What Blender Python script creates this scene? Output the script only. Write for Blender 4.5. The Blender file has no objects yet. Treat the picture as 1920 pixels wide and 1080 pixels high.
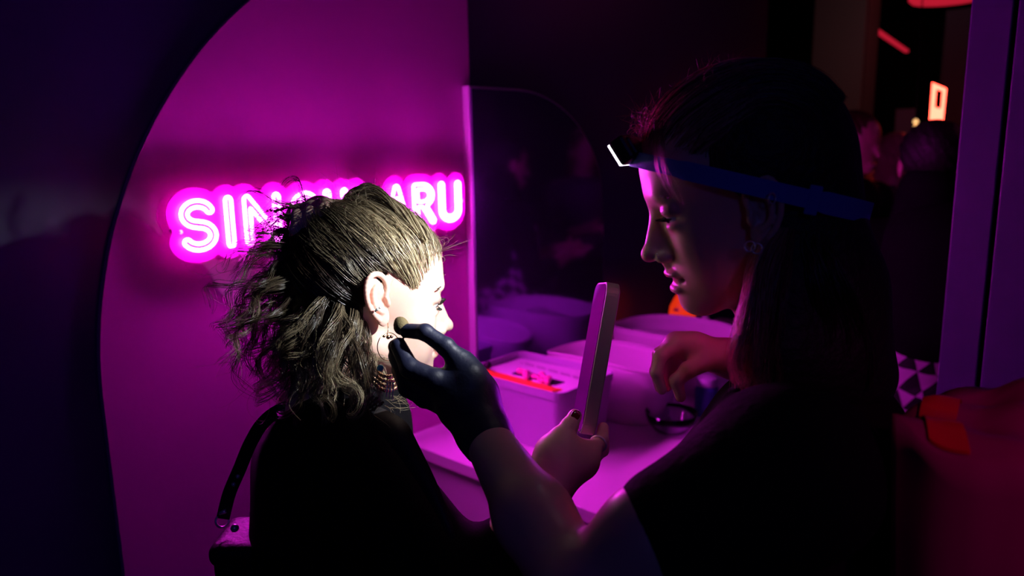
import bpy, math, random
import numpy as np
from mathutils import Vector, Matrix
DEBUG = False
rng = np.random.default_rng(7)
random.seed(7)
scene = bpy.context.scene
COL = scene.collection

# ------------------------------------------------------------------ camera
F = 1418.0
C = np.array([1.44, 0.0, 1.65])
YAW, PITCH, ROLL = math.radians(42), math.radians(10.75), math.radians(1.03)
CR = np.array([math.cos(YAW), math.sin(YAW), 0.0])        # horizontal right
CF = np.array([-math.sin(YAW), math.cos(YAW), 0.0])       # horizontal forward
UP = np.array([0, 0, 1.0])
fwd = CF * math.cos(PITCH) - UP * math.sin(PITCH)
up0 = UP * math.cos(PITCH) + CF * math.sin(PITCH)
cup = math.cos(ROLL) * up0 + math.sin(ROLL) * CR
crt = math.cos(ROLL) * CR - math.sin(ROLL) * up0

def ray(px, py):
    return fwd + crt * ((px - 960) / F) - cup * ((py - 540) / F)
def W(px, py, d):                      # point at depth d seen at that pixel
    return C + ray(px, py) * d
def onX(px, py, x):
    r = ray(px, py); return C + r * ((x - C[0]) / r[0])
def onY(px, py, y):
    r = ray(px, py); return C + r * ((y - C[1]) / r[1])
def onZ(px, py, z):
    r = ray(px, py); return C + r * ((z - C[2]) / r[2])
def pix(p):
    v = np.asarray(p) - C; d = v @ fwd
    return (960 + F * (v @ crt) / d, 540 - F * (v @ cup) / d, d)

cd = bpy.data.cameras.new('camera'); cam = bpy.data.objects.new('camera', cd); COL.objects.link(cam)
M = Matrix((( crt[0], cup[0], -fwd[0], C[0]), (crt[1], cup[1], -fwd[1], C[1]), (crt[2], cup[2], -fwd[2], C[2]), (0, 0, 0, 1)))
cam.matrix_world = M
cd.sensor_width = 36; cd.lens = 36 * F / 1920; cd.clip_start = .02
cd.dof.use_dof = True; cd.dof.focus_distance = .93; cd.dof.aperture_fstop = 3.6
scene.camera = cam

# ------------------------------------------------------------------ materials
def mat(name, col=(.8, .8, .8), rough=.5, metal=0., spec=.5, emit=None, es=0., trans=0., sss=0., coat=0., bump=None, alpha=1., attr=None, sheen=0., noise=None, ior=1.45):
    m = bpy.data.materials.new(name); m.use_nodes = True
    nt = m.node_tree; b = nt.nodes['Principled BSDF']
    b.inputs['Base Color'].default_value = (*col, 1)
    b.inputs['Roughness'].default_value = rough
    b.inputs['Metallic'].default_value = metal
    b.inputs['Specular IOR Level'].default_value = spec
    b.inputs['IOR'].default_value = ior
    b.inputs['Transmission Weight'].default_value = trans
    b.inputs['Coat Weight'].default_value = coat
    b.inputs['Sheen Weight'].default_value = sheen
    b.inputs['Alpha'].default_value = alpha
    if sss:
        b.inputs['Subsurface Weight'].default_value = sss
        b.inputs['Subsurface Radius'].default_value = (1, .35, .2)
        b.inputs['Subsurface Scale'].default_value = .006
    if emit:
        b.inputs['Emission Color'].default_value = (*emit, 1)
        b.inputs['Emission Strength'].default_value = es
    if attr:
        a = nt.nodes.new('ShaderNodeAttribute'); a.attribute_name = attr
        nt.links.new(a.outputs['Color'], b.inputs['Base Color'])
    if noise:
        sc, c2, fac = noise
        tc = nt.nodes.new('ShaderNodeTexCoord'); n = nt.nodes.new('ShaderNodeTexNoise')
        n.inputs['Scale'].default_value = sc; n.inputs['Detail'].default_value = 6
        mx = nt.nodes.new('ShaderNodeMix'); mx.data_type = 'RGBA'
        rp = nt.nodes.new('ShaderNodeMapRange'); rp.inputs[1].default_value = .35; rp.inputs[2].default_value = .65; rp.inputs[4].default_value = fac
        mx.inputs[6].default_value = (*col, 1); mx.inputs[7].default_value = (*c2, 1)
        nt.links.new(tc.outputs['Object'], n.inputs['Vector']); nt.links.new(n.outputs['Fac'], rp.inputs[0])
        nt.links.new(rp.outputs[0], mx.inputs[0]); nt.links.new(mx.outputs[2], b.inputs['Base Color'])
    if bump:
        sc, st = bump
        tc = nt.nodes.new('ShaderNodeTexCoord'); n = nt.nodes.new('ShaderNodeTexNoise')
        n.inputs['Scale'].default_value = sc; n.inputs['Detail'].default_value = 5
        bp = nt.nodes.new('ShaderNodeBump'); bp.inputs['Strength'].default_value = st; bp.inputs['Distance'].default_value = .01
        nt.links.new(tc.outputs['Object'], n.inputs['Vector']); nt.links.new(n.outputs['Fac'], bp.inputs['Height'])
        nt.links.new(bp.outputs[0], b.inputs['Normal'])
    return m

def checker_mat(name, c1, c2, size, rot, rough=.6):
    m = mat(name, c1, rough); nt = m.node_tree; b = nt.nodes['Principled BSDF']
    tc = nt.nodes.new('ShaderNodeTexCoord'); mp = nt.nodes.new('ShaderNodeMapping'); ck = nt.nodes.new('ShaderNodeTexChecker')
    nz = nt.nodes.new('ShaderNodeTexNoise'); nz.inputs['Scale'].default_value = 4
    vm = nt.nodes.new('ShaderNodeVectorMath'); vm.operation = 'MULTIPLY_ADD'; vm.inputs[1].default_value = (.08, .08, .08)
    nt.links.new(tc.outputs['Object'], nz.inputs['Vector']); nt.links.new(nz.outputs['Color'], vm.inputs[0]); nt.links.new(tc.outputs['Object'], vm.inputs[2])
    mp.inputs['Rotation'].default_value = rot; ck.inputs['Scale'].default_value = 1 / size
    mp.inputs['Location'].default_value = (.013, .017, .011)
    ck.inputs['Color1'].default_value = (*c1, 1); ck.inputs['Color2'].default_value = (*c2, 1)
    nt.links.new(vm.outputs[0], mp.inputs[0]); nt.links.new(mp.outputs[0], ck.inputs['Vector']); nt.links.new(ck.outputs['Color'], b.inputs['Base Color'])
    return m

M_pink = mat('painted_magenta_wall', (.82, .12, .66), .42, bump=(60, .04))
M_navy = mat('dark_blue_wall', (.045, .03, .16), .35)
M_dark = mat('black_wall', (.035, .02, .04), .7)
M_ceil = mat('dark_ceiling', (.05, .035, .04), .8)
M_floor = mat('dark_floor', (.04, .03, .04), .4)
M_white = mat('white_board', (.75, .68, .74), .35)
M_post = mat('pale_partition', (.042, .045, .10), .5)
M_mirror = mat('mirror_glass', (.30, .22, .55), .07, metal=.82)
M_plate = mat('clear_pink_acrylic', (1, .05, .8), .3, trans=.35)
M_neon = mat('neon_tube', (1, .6, 1), .3, emit=(1, .032, .97), es=105)
M_neonw = M_neon
M_bin = mat('white_plastic_bin', (.55, .48, .64), .4)
M_basket = mat('pale_woven_basket', (.80, .66, .78), .5, bump=(220, .25))
M_skinw = mat('pale_skin', (.78, .5, .4), .45, sss=.25, attr='Col', bump=(900, .03))
M_skina = mat('warm_skin', (.7, .42, .32), .36, sss=.2, attr='Col', bump=(900, .03))
M_eye = mat('eye_white', (.8, .78, .76), .12)
M_iris = mat('iris', (.03, .02, .02), .1)
M_black = mat('black_cloth', (.004, .0035, .005), .95, spec=.12, bump=(300, .1))
M_tee = mat('black_tee', (.006, .005, .009), .9, spec=.15, bump=(120, .25))
M_lapel = mat('charcoal_lapel', (.022, .018, .02), .6)
M_leather = mat('black_leather', (.008, .006, .009), .5, spec=.3, bump=(150, .2))
M_glove = mat('navy_nitrile', (.010, .012, .036), .5, bump=(140, .08))
M_trouser = mat('dark_trousers', (.01, .01, .015), .8)
M_hairw = mat('streaked_blonde_hair', (.2, .14, .08), .30, spec=1.0, attr='Col')
M_haira = mat('dark_brown_hair', (.02, .012, .012), .35, spec=.6, attr='Col')
M_haircap = mat('dark_hair_mass', (.010, .007, .008), .6, bump=(90, .5))
nt = M_hairw.node_tree; tr = nt.nodes.new('ShaderNodeBsdfTranslucent'); mxs = nt.nodes.new('ShaderNodeMixShader'); mxs.inputs[0].default_value = .28
nt.links.new([n for n in nt.nodes if n.type == 'ATTRIBUTE'][0].outputs['Color'], tr.inputs['Color'])
nt.links.new(nt.nodes['Principled BSDF'].outputs[0], mxs.inputs[1]); nt.links.new(tr.outputs[0], mxs.inputs[2]); nt.links.new(mxs.outputs[0], nt.nodes['Material Output'].inputs['Surface'])
M_metal = mat('silver', (.85, .83, .8), .3, metal=.6)
M_gold = mat('gilt_metal', (.8, .55, .35), .25, metal=1)
M_turq = mat('turquoise', (.1, .6, .6), .3)
M_strap = mat('blue_elastic_strap', (.09, .16, .6), .7, bump=(600, .2))
M_lamp = mat('black_plastic', (.01, .01, .014), .35)
M_lens = mat('lit_lens', (1, 1, 1), .3, emit=(.93, .96, 1), es=5)
M_hmirror = mat('sage_plastic', (.22, .30, .18), .35)
M_glass = mat('vanity_mirror_glass', (.45, .42, .85), .03, metal=1)
M_red = mat('glossy_red', (.42, .01, .16), .28, coat=.4)
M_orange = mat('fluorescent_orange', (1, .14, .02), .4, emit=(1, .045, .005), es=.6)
M_clear = mat('clear_glass', (.9, .9, 1), .03, trans=1.0)
M_redneon = mat('red_neon', (1, .2, .1), .3, emit=(1, .06, .035), es=12)
M_redstrip = mat('red_strip', (1, .1, .1), .3, emit=(1, .02, .06), es=.45)
M_warm = mat('warm_bulb', (1, .6, .3), .3, emit=(1, .55, .2), es=1.2)
M_nail = mat('dark_red_nail', (.12, .004, .01), .12, coat=1)
M_paper = mat('white_paper', (.8, .76, .82), .6)
M_pinkprint = mat('pink_foil', (.9, .15, .45), .15, coat=.6)
M_check = checker_mat('checked_cloth', (.68, .5, .68), (.01, .01, .012), .045, (.3, .9, .75))

# ------------------------------------------------------------------ object helpers
def link(o, parent=None):
    COL.objects.link(o)
    if parent is not None: o.parent = parent
    return o
def tag(o, label=None, cat=None, group=None, kind=None):
    if label: o['label'] = label
    if cat: o['category'] = cat
    if group: o['group'] = group
    if kind: o['kind'] = kind
    return o
def empty(name, loc, label, cat, group=None):
    o = bpy.data.objects.new(name, None); COL.objects.link(o); o.location = tuple(float(v) for v in loc)
    bpy.context.view_layer.update()
    return tag(o, label, cat, group)
def wloc(o):
    p = np.zeros(3)
    while o is not None: p = p+np.array(o.location); o = o.parent
    return p
def mesh(name, v, f, m, parent=None, smooth=True, cols=None):
    me = bpy.data.meshes.new(name)
    v = np.asarray(v, dtype=np.float64)
    if parent is not None: v = v - wloc(parent)
    me.from_pydata(v.tolist(), [], [list(map(int, q)) for q in f] if not isinstance(f, np.ndarray) else f.tolist())
    me.materials.append(m)
    if smooth: me.polygons.foreach_set('use_smooth', [True] * len(me.polygons))
    if cols is not None:
        a = me.color_attributes.new('Col', 'FLOAT_COLOR', 'POINT')
        c = np.ones((len(v), 4), np.float32); c[:, :3] = cols
        a.data.foreach_set('color', c.ravel())
    me.update()
    o = bpy.data.objects.new(name, me)
    return link(o, parent)
def bevel(o, w=.002, s=2):
    b = o.modifiers.new('b', 'BEVEL'); b.width = w; b.segments = s; b.limit_method = 'ANGLE'; return o
def boxvf(lo, hi):
    x0, y0, z0 = lo; x1, y1, z1 = hi
    v = [(x0,y0,z0),(x1,y0,z0),(x1,y1,z0),(x0,y1,z0),(x0,y0,z1),(x1,y0,z1),(x1,y1,z1),(x0,y1,z1)]
    f = [(0,3,2,1),(4,5,6,7),(0,1,5,4),(1,2,6,5),(2,3,7,6),(3,0,4,7)]
    return v, f
def box(name, lo, hi, m, parent=None, bw=0.):
    v, f = boxvf(lo, hi); o = mesh(name, v, f, m, parent, smooth=False)
    if bw: bevel(o, bw)
    return o
def obox(name, c, ax, half, m, parent=None, bw=0.):          # oriented box
    v, f = boxvf((-1,-1,-1), (1,1,1)); ax = [np.array(a) / np.linalg.norm(a) for a in ax]
    vv = [np.array(c) + sum(p[i] * half[i] * ax[i] for i in range(3)) for p in v]
    o = mesh(name, vv, f, m, parent, smooth=False)
    if bw: bevel(o, bw)
    return o
def prism(name, poly, a, m, parent=None, bw=0.):              # poly: Nx3 points, extruded by vector a
    poly = np.asarray(poly, float); n = len(poly); v = np.vstack([poly, poly + np.asarray(a)])
    f = [list(range(n)), list(range(2*n-1, n-1, -1))] + [(i, i+n, (i+1)%n+n, (i+1)%n) for i in range(n)]
    o = mesh(name, v, f, m, parent, smooth=False)
    import bmesh
    bm = bmesh.new(); bm.from_mesh(o.data); bmesh.ops.recalc_face_normals(bm, faces=bm.faces); bm.to_mesh(o.data); bm.free()
    if bw: bevel(o, bw)
    return o
def resample(p, n):
    p = np.asarray(p, float)
    P = np.vstack([2*p[0]-p[1], p, 2*p[-1]-p[-2]]); m = len(p) - 1
    out = []
    for u in np.linspace(0, m, n):
        i = min(int(u), m - 1); t = u - i; a, b, c, d = P[i], P[i+1], P[i+2], P[i+3]
        out.append(.5 * ((2*b) + (c-a)*t + (2*a-5*b+4*c-d)*t*t + (-a+3*b-3*c+d)*t**3))
    return np.array(out)
def tubevf(p, r, sides=8, closed=False, capped=True):
    p = np.asarray(p, float); n = len(p); r = np.full(n, r) if np.isscalar(r) else np.asarray(r)
    if closed: t = np.roll(p, -1, 0) - np.roll(p, 1, 0)
    else: t = np.gradient(p, axis=0)
    t /= np.linalg.norm(t, axis=1)[:, None] + 1e-12
    a = np.array([0,0,1.]) if abs(t[0][2]) < .9 else np.array([1.,0,0])
    N = np.zeros_like(p); u = a - t[0] * (a @ t[0]); N[0] = u / np.linalg.norm(u)
    for i in range(1, n):
        u = N[i-1] - t[i] * (N[i-1] @ t[i]); N[i] = u / (np.linalg.norm(u) + 1e-12)
    B = np.cross(t, N); v = []
    for k in range(sides):
        an = 2*math.pi*k/sides; v.append(p + r[:, None] * (math.cos(an)*N + math.sin(an)*B))
    v = np.stack(v, 1).reshape(-1, 3); f = []
    for i in range(n if closed else n-1):
        j = (i+1) % n
        for k in range(sides):
            l = (k+1) % sides; f.append((i*sides+k, i*sides+l, j*sides+l, j*sides+k))
    if not closed and capped:
        f.append(tuple(range(sides-1, -1, -1))); f.append(tuple((n-1)*sides+k for k in range(sides)))
    return v, f
def tube(name, p, r, m, parent=None, sides=8, closed=False):
    v, f = tubevf(p, r, sides, closed); return mesh(name, v, f, m, parent)
def joinvf(parts):
    V, Fc, o = [], [], 0
    for v, f in parts:
        v = np.asarray(v); V.append(v); Fc += [tuple(int(i)+o for i in q) for q in f]; o += len(v)
    return np.vstack(V), Fc
def sphvf(c, r, seg=12, rings=8, ax=None):
    r = np.array([r]*3 if np.isscalar(r) else r, float); v = [(0,0,1)]
    for i in range(1, rings):
        a = math.pi*i/rings
        for k in range(seg): b = 2*math.pi*k/seg; v.append((math.sin(a)*math.cos(b), math.sin(a)*math.sin(b), math.cos(a)))
    v.append((0,0,-1)); f = []
    for k in range(seg): f.append((0, 1+k, 1+(k+1)%seg))
    for i in range(rings-2):
        for k in range(seg): a = 1+i*seg; f.append((a+k, a+seg+k, a+seg+(k+1)%seg, a+(k+1)%seg))
    L = len(v)-1
    for k in range(seg): f.append((L, L-seg+(k+1)%seg, L-seg+k))
    v = np.array(v)*r
    if ax is not None: v = v @ np.array(ax)
    return v + np.array(c), f
def lathe(name, prof, c, m, parent=None, seg=32):
    v, f = [], []
    for r, z in prof:
        for k in range(seg): a = 2*math.pi*k/seg; v.append((c[0]+r*math.cos(a), c[1]+r*math.sin(a), c[2]+z))
    for i in range(len(prof)-1):
        for k in range(seg): l = (k+1)%seg; f.append((i*seg+k, i*seg+l, (i+1)*seg+l, (i+1)*seg+k))
    f.append(tuple(range(seg-1,-1,-1))); f.append(tuple((len(prof)-1)*seg+k for k in range(seg)))
    return mesh(name, v, f, m, parent)

# ------------------------------------------------------------------ implicit surfaces
class Field:
    """smooth union / carving of round shapes, meshed by surface nets"""
    def __init__(s, A=None, o=(0,0,0)):
        s.ops = []; s.A = np.eye(3) if A is None else np.array(A, float); s.o = np.array(o, float)   # rows of A: local axes in world
    def w(s, p): return s.o + np.asarray(p, float) @ s.A
    def add(s, kind, *a, k=.01, sub=False): s.ops.append((kind, a, k, sub)); return s
    def ell(s, c, r, k=.01, sub=False, ax=None):
        A = s.A if ax is None else np.array(ax) @ s.A
        return s.add('e', s.w(c), np.array(r, float), A, k=k, sub=sub)
    def cap(s, a, b, r1, r2=None, k=.01, sub=False): return s.add('c', s.w(a), s.w(b), r1, r1 if r2 is None else r2, k=k, sub=sub)
    def chain(s, pts, rs, k=.008, first=None):
        for i in range(len(pts)-1): s.cap(pts[i], pts[i+1], rs[i], rs[i+1], k=(first if (i == 0 and first is not None) else k))
        return s
    def rbox(s, c, h, r, ax=None, k=.01, sub=False):
        A = s.A if ax is None else np.array(ax) @ s.A
        return s.add('b', s.w(c), np.array(h, float), r, A, k=k, sub=sub)
    def op1(s, kind, a, X):
        if kind == 'e':
            q = (X - a[0].astype(np.float32)) @ a[2].T.astype(np.float32)
            k0 = np.sqrt(((q/a[1].astype(np.float32))**2).sum(-1)); k1 = np.sqrt(((q/(a[1]**2).astype(np.float32))**2).sum(-1)) + 1e-9
            return np.where(k0 < .2, -a[1].min(), k0*(k0-1)/k1)
        if kind == 'c':
            ab = (a[1]-a[0]).astype(np.float32); q = X - a[0].astype(np.float32)
            t = np.clip((q @ ab)/(ab @ ab + 1e-12), 0, 1)
            return np.sqrt(((q - t[..., None]*ab)**2).sum(-1)) - (a[2] + t*(a[3]-a[2]))
        q = np.abs((X - a[0].astype(np.float32)) @ a[3].T.astype(np.float32)) - (a[1]-a[2]).astype(np.float32)
        return np.sqrt((np.maximum(q, 0)**2).sum(-1)) + np.minimum(q.max(-1), 0) - a[2]
    def bounds(s, pad):
        lo, hi = np.full(3, 9e9), np.full(3, -9e9)
        for kind, a, k, sub in s.ops:
            if sub: continue
            if kind == 'c': ps = [(a[0], a[2]), (a[1], a[3])]
            elif kind == 'e': ps = [(a[0], a[1].max())]
            else: ps = [(a[0], np.linalg.norm(a[1]))]
            for c, r in ps: lo = np.minimum(lo, c-r); hi = np.maximum(hi, c+r)
        return lo-pad, hi+pad
    def nets(s, h, post=None, clip=None):
        lo, hi = s.bounds(h*3)
        if clip is not None: lo = np.maximum(lo, clip[0]); hi = np.minimum(hi, clip[1])
        n = np.ceil((hi-lo)/h).astype(int)+1
        gx, gy, gz = [lo[i]+h*np.arange(n[i]) for i in range(3)]
        V = np.full(tuple(n), 9., np.float32)
        for kind, a, k, sub in s.ops:
            if kind == 'c': l_ = np.minimum(a[0]-a[2], a[1]-a[3]); h_ = np.maximum(a[0]+a[2], a[1]+a[3])
            else: r_ = a[1].max() if kind == 'e' else np.linalg.norm(a[1]); l_, h_ = a[0]-r_, a[0]+r_
            m = k*1.2+4*h
            i0 = np.clip(np.floor((l_-m-lo)/h).astype(int), 0, n); i1 = np.clip(np.ceil((h_+m-lo)/h).astype(int)+1, 0, n)
            if (i1 <= i0).any(): continue
            X = np.stack(np.meshgrid(gx[i0[0]:i1[0]], gy[i0[1]:i1[1]], gz[i0[2]:i1[2]], indexing='ij'), -1).astype(np.float32)
            d = s.op1(kind, a, X); sl = tuple(slice(p, q) for p, q in zip(i0, i1)); D = V[sl]
            if sub: w = np.clip(.5 - .5*(D + d)/k, 0, 1); V[sl] = D*(1-w) + (-d)*w + k*w*(1-w)
            else: w = np.clip(.5 + .5*(D - d)/k, 0, 1); V[sl] = D*(1-w) + d*w - k*w*(1-w)
        if post is not None:
            X = np.stack(np.meshgrid(gx, gy, gz, indexing='ij'), -1).astype(np.float32); V = post(X, V)
        return surfnets(V, lo, h)
def surfnets(V, lo, h):
    S = V < 0
    c = [S[i:S.shape[0]-1+i, j:S.shape[1]-1+j, k:S.shape[2]-1+k] for i in (0,1) for j in (0,1) for k in (0,1)]
    cnt = sum(x.astype(np.int8) for x in c); act = (cnt > 0) & (cnt < 8)
    idx = np.full(act.shape, -1, np.int64); ids = np.argwhere(act); idx[act] = np.arange(len(ids))
    acc = np.zeros((len(ids), 3)); num = np.zeros(len(ids))
    I, J, K = ids.T
    cs = [(i,j,k) for i in (0,1) for j in (0,1) for k in (0,1)]
    for a in cs:
        for ax in range(3):
            if a[ax]: continue
            b = list(a); b[ax] = 1
            va = V[I+a[0], J+a[1], K+a[2]]; vb = V[I+b[0], J+b[1], K+b[2]]
            m = (va < 0) != (vb < 0); t = np.where(m, va/(va-vb+1e-20), 0)
            pt = np.array(a, float)[None].repeat(len(ids), 0); pt[:, ax] += t
            acc += pt*m[:, None]; num += m
    P = (ids + acc/num[:, None])*h + lo
    faces = []
    for ax in range(3):
        o1, o2 = [(1,2),(2,0),(0,1)][ax]
        sl0 = [slice(None)]*3; sl1 = [slice(None)]*3; sl0[ax] = slice(0,-1); sl1[ax] = slice(1,None)
        A, B = S[tuple(sl0)], S[tuple(sl1)]
        e = np.argwhere(A != B); e = e[(e[:, o1] > 0) & (e[:, o2] > 0) & (e[:, o1] < V.shape[o1]-1) & (e[:, o2] < V.shape[o2]-1)]
        if not len(e): continue
        s0 = A[tuple(e.T)]
        def g(d1, d2):
            q = e.copy(); q[:, o1] -= d1; q[:, o2] -= d2; return idx[tuple(q.T)]
        q = np.stack([g(1,1), g(0,1), g(0,0), g(1,0)], 1)
        q = np.where(s0[:, None], q, q[:, ::-1]); faces.append(q)
    return P, np.vstack(faces)
def nrm(v): v = np.asarray(v, float); return v/np.linalg.norm(v)

# ------------------------------------------------------------------ setting
def struct(o): o['kind'] = 'structure'; return o
struct(box('floor', (-5, -2.5, -.1), (6.0, 10.0, 0), M_floor))
struct(box('ceiling', (-5, -2.5, 3.0), (6.0, 10.0, 3.1), M_ceil))
struct(box('wall_left', (-.1, -2.5, 0), (-.016, 3.3, 3.0), M_navy))
struct(box('wall_far', (-5, 10.0, 0), (6.0, 10.1, 3.0), M_dark))
struct(box('wall_side', (-5, 3.3, 0), (-.1, 3.4, 3.0), M_dark))
struct(box('wall_end', (-5.1, 3.3, 0), (-5, 10.0, 3.0), M_dark))
struct(box('wall_right', (6.0, -2.5, 0), (6.1, 10.0, 3.0), M_dark))
struct(box('wall_back', (-.1, -2.6, 0), (6.0, -2.5, 3.0), M_dark))
# magenta half arch board on the dark wall
R, y0, zc = .946, .48, 1.2
poly = [(0, 1.448, .0), (0, 1.448, zc + math.sqrt(R*R - (1.448-y0-R)**2))]
for i in range(49):
    a = math.pi/2 + math.pi/2*i/48
    poly.append((0, y0+R+R*math.cos(a), zc+R*math.sin(a)))
poly.append((0, y0, 0))
struct(prism('wall_arch', [(-.016, p[1], p[2]) for p in poly], (.016, 0, 0), M_pink))
# dark wall seen beyond the mirror, a pier and the bulkhead
p0, p1 = onY(1518, 200, 5.6), onY(1612, 200, 5.6)
struct(box('wall_pier', (p0[0], 5.6, 0), (p1[0], 5.9, 3.0), mat('grey_plaster', (.2, .17, .17), .8)))

# pale partition at the right
pL = onY(1786, 400, 1.62)
XL = pL[0]
t = empty('partition', (XL+.5, 1.7, 0), 'pale purple-lit upright partition with one dark vertical seam behind the red bag', 'partition')
sx = onY(1866, 400, 1.62)[0]
box('narrow_panel', (XL, 1.62, 0), (sx-.004, 1.68, 2.98), M_post, t, .002)
box('wide_panel', (sx+.004, 1.62, 0), (sx+1.4, 1.68, 2.98), M_post, t, .002)
box('backing_board', (XL+.03, 1.68, 0), (sx+1.4, 1.70, 2.98), M_lamp, t)

# tall wall mirror with rounded shoulder
MX0, MX1 = .002, .026
y_l, y_r, z_t, z_b = 1.418, 2.02, 1.80, .95
cy, cz = y_r-.42, z_t-.36
arc = [(y_l, z_b), (y_r, z_b)] + [(cy+.42*math.cos(a), cz+.36*math.sin(a)) for a in np.linspace(0, math.pi/2, 24)] + [(y_l, z_t)]
t = empty('wall_mirror', (0, 1.7, z_b), 'tall dark wall mirror with curved shoulder beside the pink neon sign', 'mirror')
prism('frame', [(MX0, a, b) for a, b in arc], (MX1-MX0, 0, 0), M_white, t, .001)
inner = [(MX1+.001, y_l+.006+(a-y_l)*(.98), z_b+.006+(b-z_b)*.985) for a, b in arc]
prism('mirror_glass', inner, (.003, 0, 0), M_mirror, t)

# counter
CZ = .918; CY = 1.155
t = empty('counter', (.5, 1.6, 0), 'white counter under the wall mirror holding the storage bins', 'counter')
box('worktop', (.002, CY, CZ-.03), (.66, 2.9, CZ), M_white, t, .002)
box('cabinet', (.02, CY+.02, .0), (.64, 2.88, CZ-.031), M_white, t, .002)

# ------------------------------------------------------------------ neon sign
def strokes(ch):
    def arcp(cx, cy, rx, ry, a0, a1, n=14):
        return [(cx+rx*math.cos(math.radians(a)), cy+ry*math.sin(math.radians(a))) for a in np.linspace(a0, a1, n)]
    w, h = .5, 1.0
    if ch == 'S': return [arcp(.27, .74, .23, .23, 20, 270) + arcp(.27, .25, .25, .25, 90, -150)]
    if ch == 'I': return [[(.1, 0), (.1, 1)]]
    if ch == 'N': return [[(.05, 0), (.05, 1)], [(.05, 1), (.5, 0)], [(.5, 0), (.5, 1)]]
    if ch == 'G': return [arcp(.33, .5, .30, .48, 45, 320, 20), [(.56, .18), (.56, .42), (.36, .42)]]
    if ch == 'U': return [[(.04, 1), (.04, .28)] + arcp(.27, .26, .23, .26, 180, 360) + [(.5, .28), (.5, 1)]]
    if ch == 'L': return [[(.05, 1), (.05, 0), (.42, 0)]]
    if ch == 'A': return [[(.0, 0), (.25, 1)], [(.25, 1), (.5, 0)], [(.1, .36), (.4, .36)]]
    if ch == 'R': return [[(.05, 0), (.05, 1)], [(.05, 1), (.25, 1)] + arcp(.25, .75, .22, .25, 90, -90) + [(.05, .5)], [(.25, .5), (.5, 0)]]
def contours(D, h, lo, level):
    """marching squares on D (2-D array) -> closed loops"""
    V = D - level; nx, ny = V.shape; seg = {}
    S = V < 0
    cells = np.argwhere((S[:-1,:-1].astype(int)+S[1:,:-1]+S[:-1,1:]+S[1:,1:]) % 4 != 0)
    def pt(i, j, k, l):
        a, b = V[i, j], V[k, l]; t = a/(a-b); return (lo[0]+h*(i+t*(k-i)), lo[1]+h*(j+t*(l-j)))
    adj, pos = {}, {}
    for i, j in cells:
        cr = []
        for a, b in (((i,j),(i+1,j)), ((i+1,j),(i+1,j+1)), ((i,j+1),(i+1,j+1)), ((i,j),(i,j+1))):
            if S[a] != S[b]: key = (a, b); cr.append(key); pos[key] = pt(*a, *b)
        for q in range(0, len(cr)-1, 2):
            adj.setdefault(cr[q], []).append(cr[q+1]); adj.setdefault(cr[q+1], []).append(cr[q])
    loops, seen = [], set()
    for k0 in adj:
        if k0 in seen: continue
        loop, cur, prev = [], k0, None
        while cur is not None and cur not in seen:
            seen.add(cur); loop.append(pos[cur]); nx_ = [x for x in adj[cur] if x not in seen]; cur = nx_[0] if nx_ else None
        if len(loop) > 8: loops.append(np.array(loop))
    return loops
def dist2(strk, h, pad):
    pts = np.vstack([np.array(s) for s in strk]); lo = pts.min(0)-pad; hi = pts.max(0)+pad
    n = np.ceil((hi-lo)/h).astype(int)+1
    X, Y = np.meshgrid(lo[0]+h*np.arange(n[0]), lo[1]+h*np.arange(n[1]), indexing='ij'); D = np.full(X.shape, 9.)
    for s in strk:
        s = np.array(s)
        for a, b in zip(s[:-1], s[1:]):
            ab = b-a; L = ab @ ab + 1e-12; tt = np.clip(((X-a[0])*ab[0]+(Y-a[1])*ab[1])/L, 0, 1)
            D = np.minimum(D, np.hypot(X-a[0]-tt*ab[0], Y-a[1]-tt*ab[1]))
    return D, lo
zt, zbm = 1.563, 1.459
tw = .0036                                    # tube radius
spans = [('S', 335, 406), ('I', 416, 443), ('N', 456, 528), ('G', 541, 600), ('U', 608, 655), ('L', 667, 702), ('A', 722, 768), ('R', 775, 817), ('U', 824, 865)]
SX = .045
sign = empty('neon_sign', (.03, 1.03, 1.51), 'glowing pink neon lettering sign on a contour-cut backing on the magenta wall', 'sign')
allst = []
off = .0062
for ch, a, b in spans:
    ya, yb = onX(a, 400, SX)[1]+off+tw, onX(b, 400, SX)[1]-off-tw
    st = strokes(ch); pts = np.vstack([np.array(s) for s in st]); mx = pts[:, 0].max(); mn = pts[:, 0].min()
    if ch == 'I': ya = yb = (ya+yb)/2; mx = 1+mn
    hh = (zt-off-tw)-(zbm+off+tw)
    st = [[(ya+(p[0]-mn)/(mx-mn)*(yb-ya), zbm+off+tw+p[1]*hh) for p in s] for s in st]
    allst += st
    D, lo = dist2(st, .0014, .016)
    parts = []
    for lp in contours(D, .0014, lo, off):
        L = np.linalg.norm(np.diff(lp, axis=0), axis=1).sum()
        if L < .02: continue
        for _ in range(2): lp = (np.roll(lp, 1, 0)+2*lp+np.roll(lp, -1, 0))/4
        lp = lp[::2]
        parts.append(tubevf([(SX, q[0], q[1]) for q in lp], tw, 8, closed=True))
    v, f = joinvf(parts)
    mesh('letter', v, f, M_neonw, sign)
D, lo = dist2(allst, .003, .05)
loops = contours(D, .003, lo, .030); loops.sort(key=lambda l: -len(l))
big = loops[0]
for _ in range(2): big = (np.roll(big, 1, 0)+2*big+np.roll(big, -1, 0))/4
prism('backing_plate', [(SX-.013, q[0], q[1]) for q in big], (.005, 0, 0), M_plate, sign)
for yy, zz in ((onX(341, 428, SX)[1], 1.50), (onX(868, 372, SX)[1]+.006, 1.51)):
    v, f = tubevf([(.0, yy, zz), (SX-.006, yy, zz)], .004, 12); mesh('standoff_screw', v, f, M_metal, sign)

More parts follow.
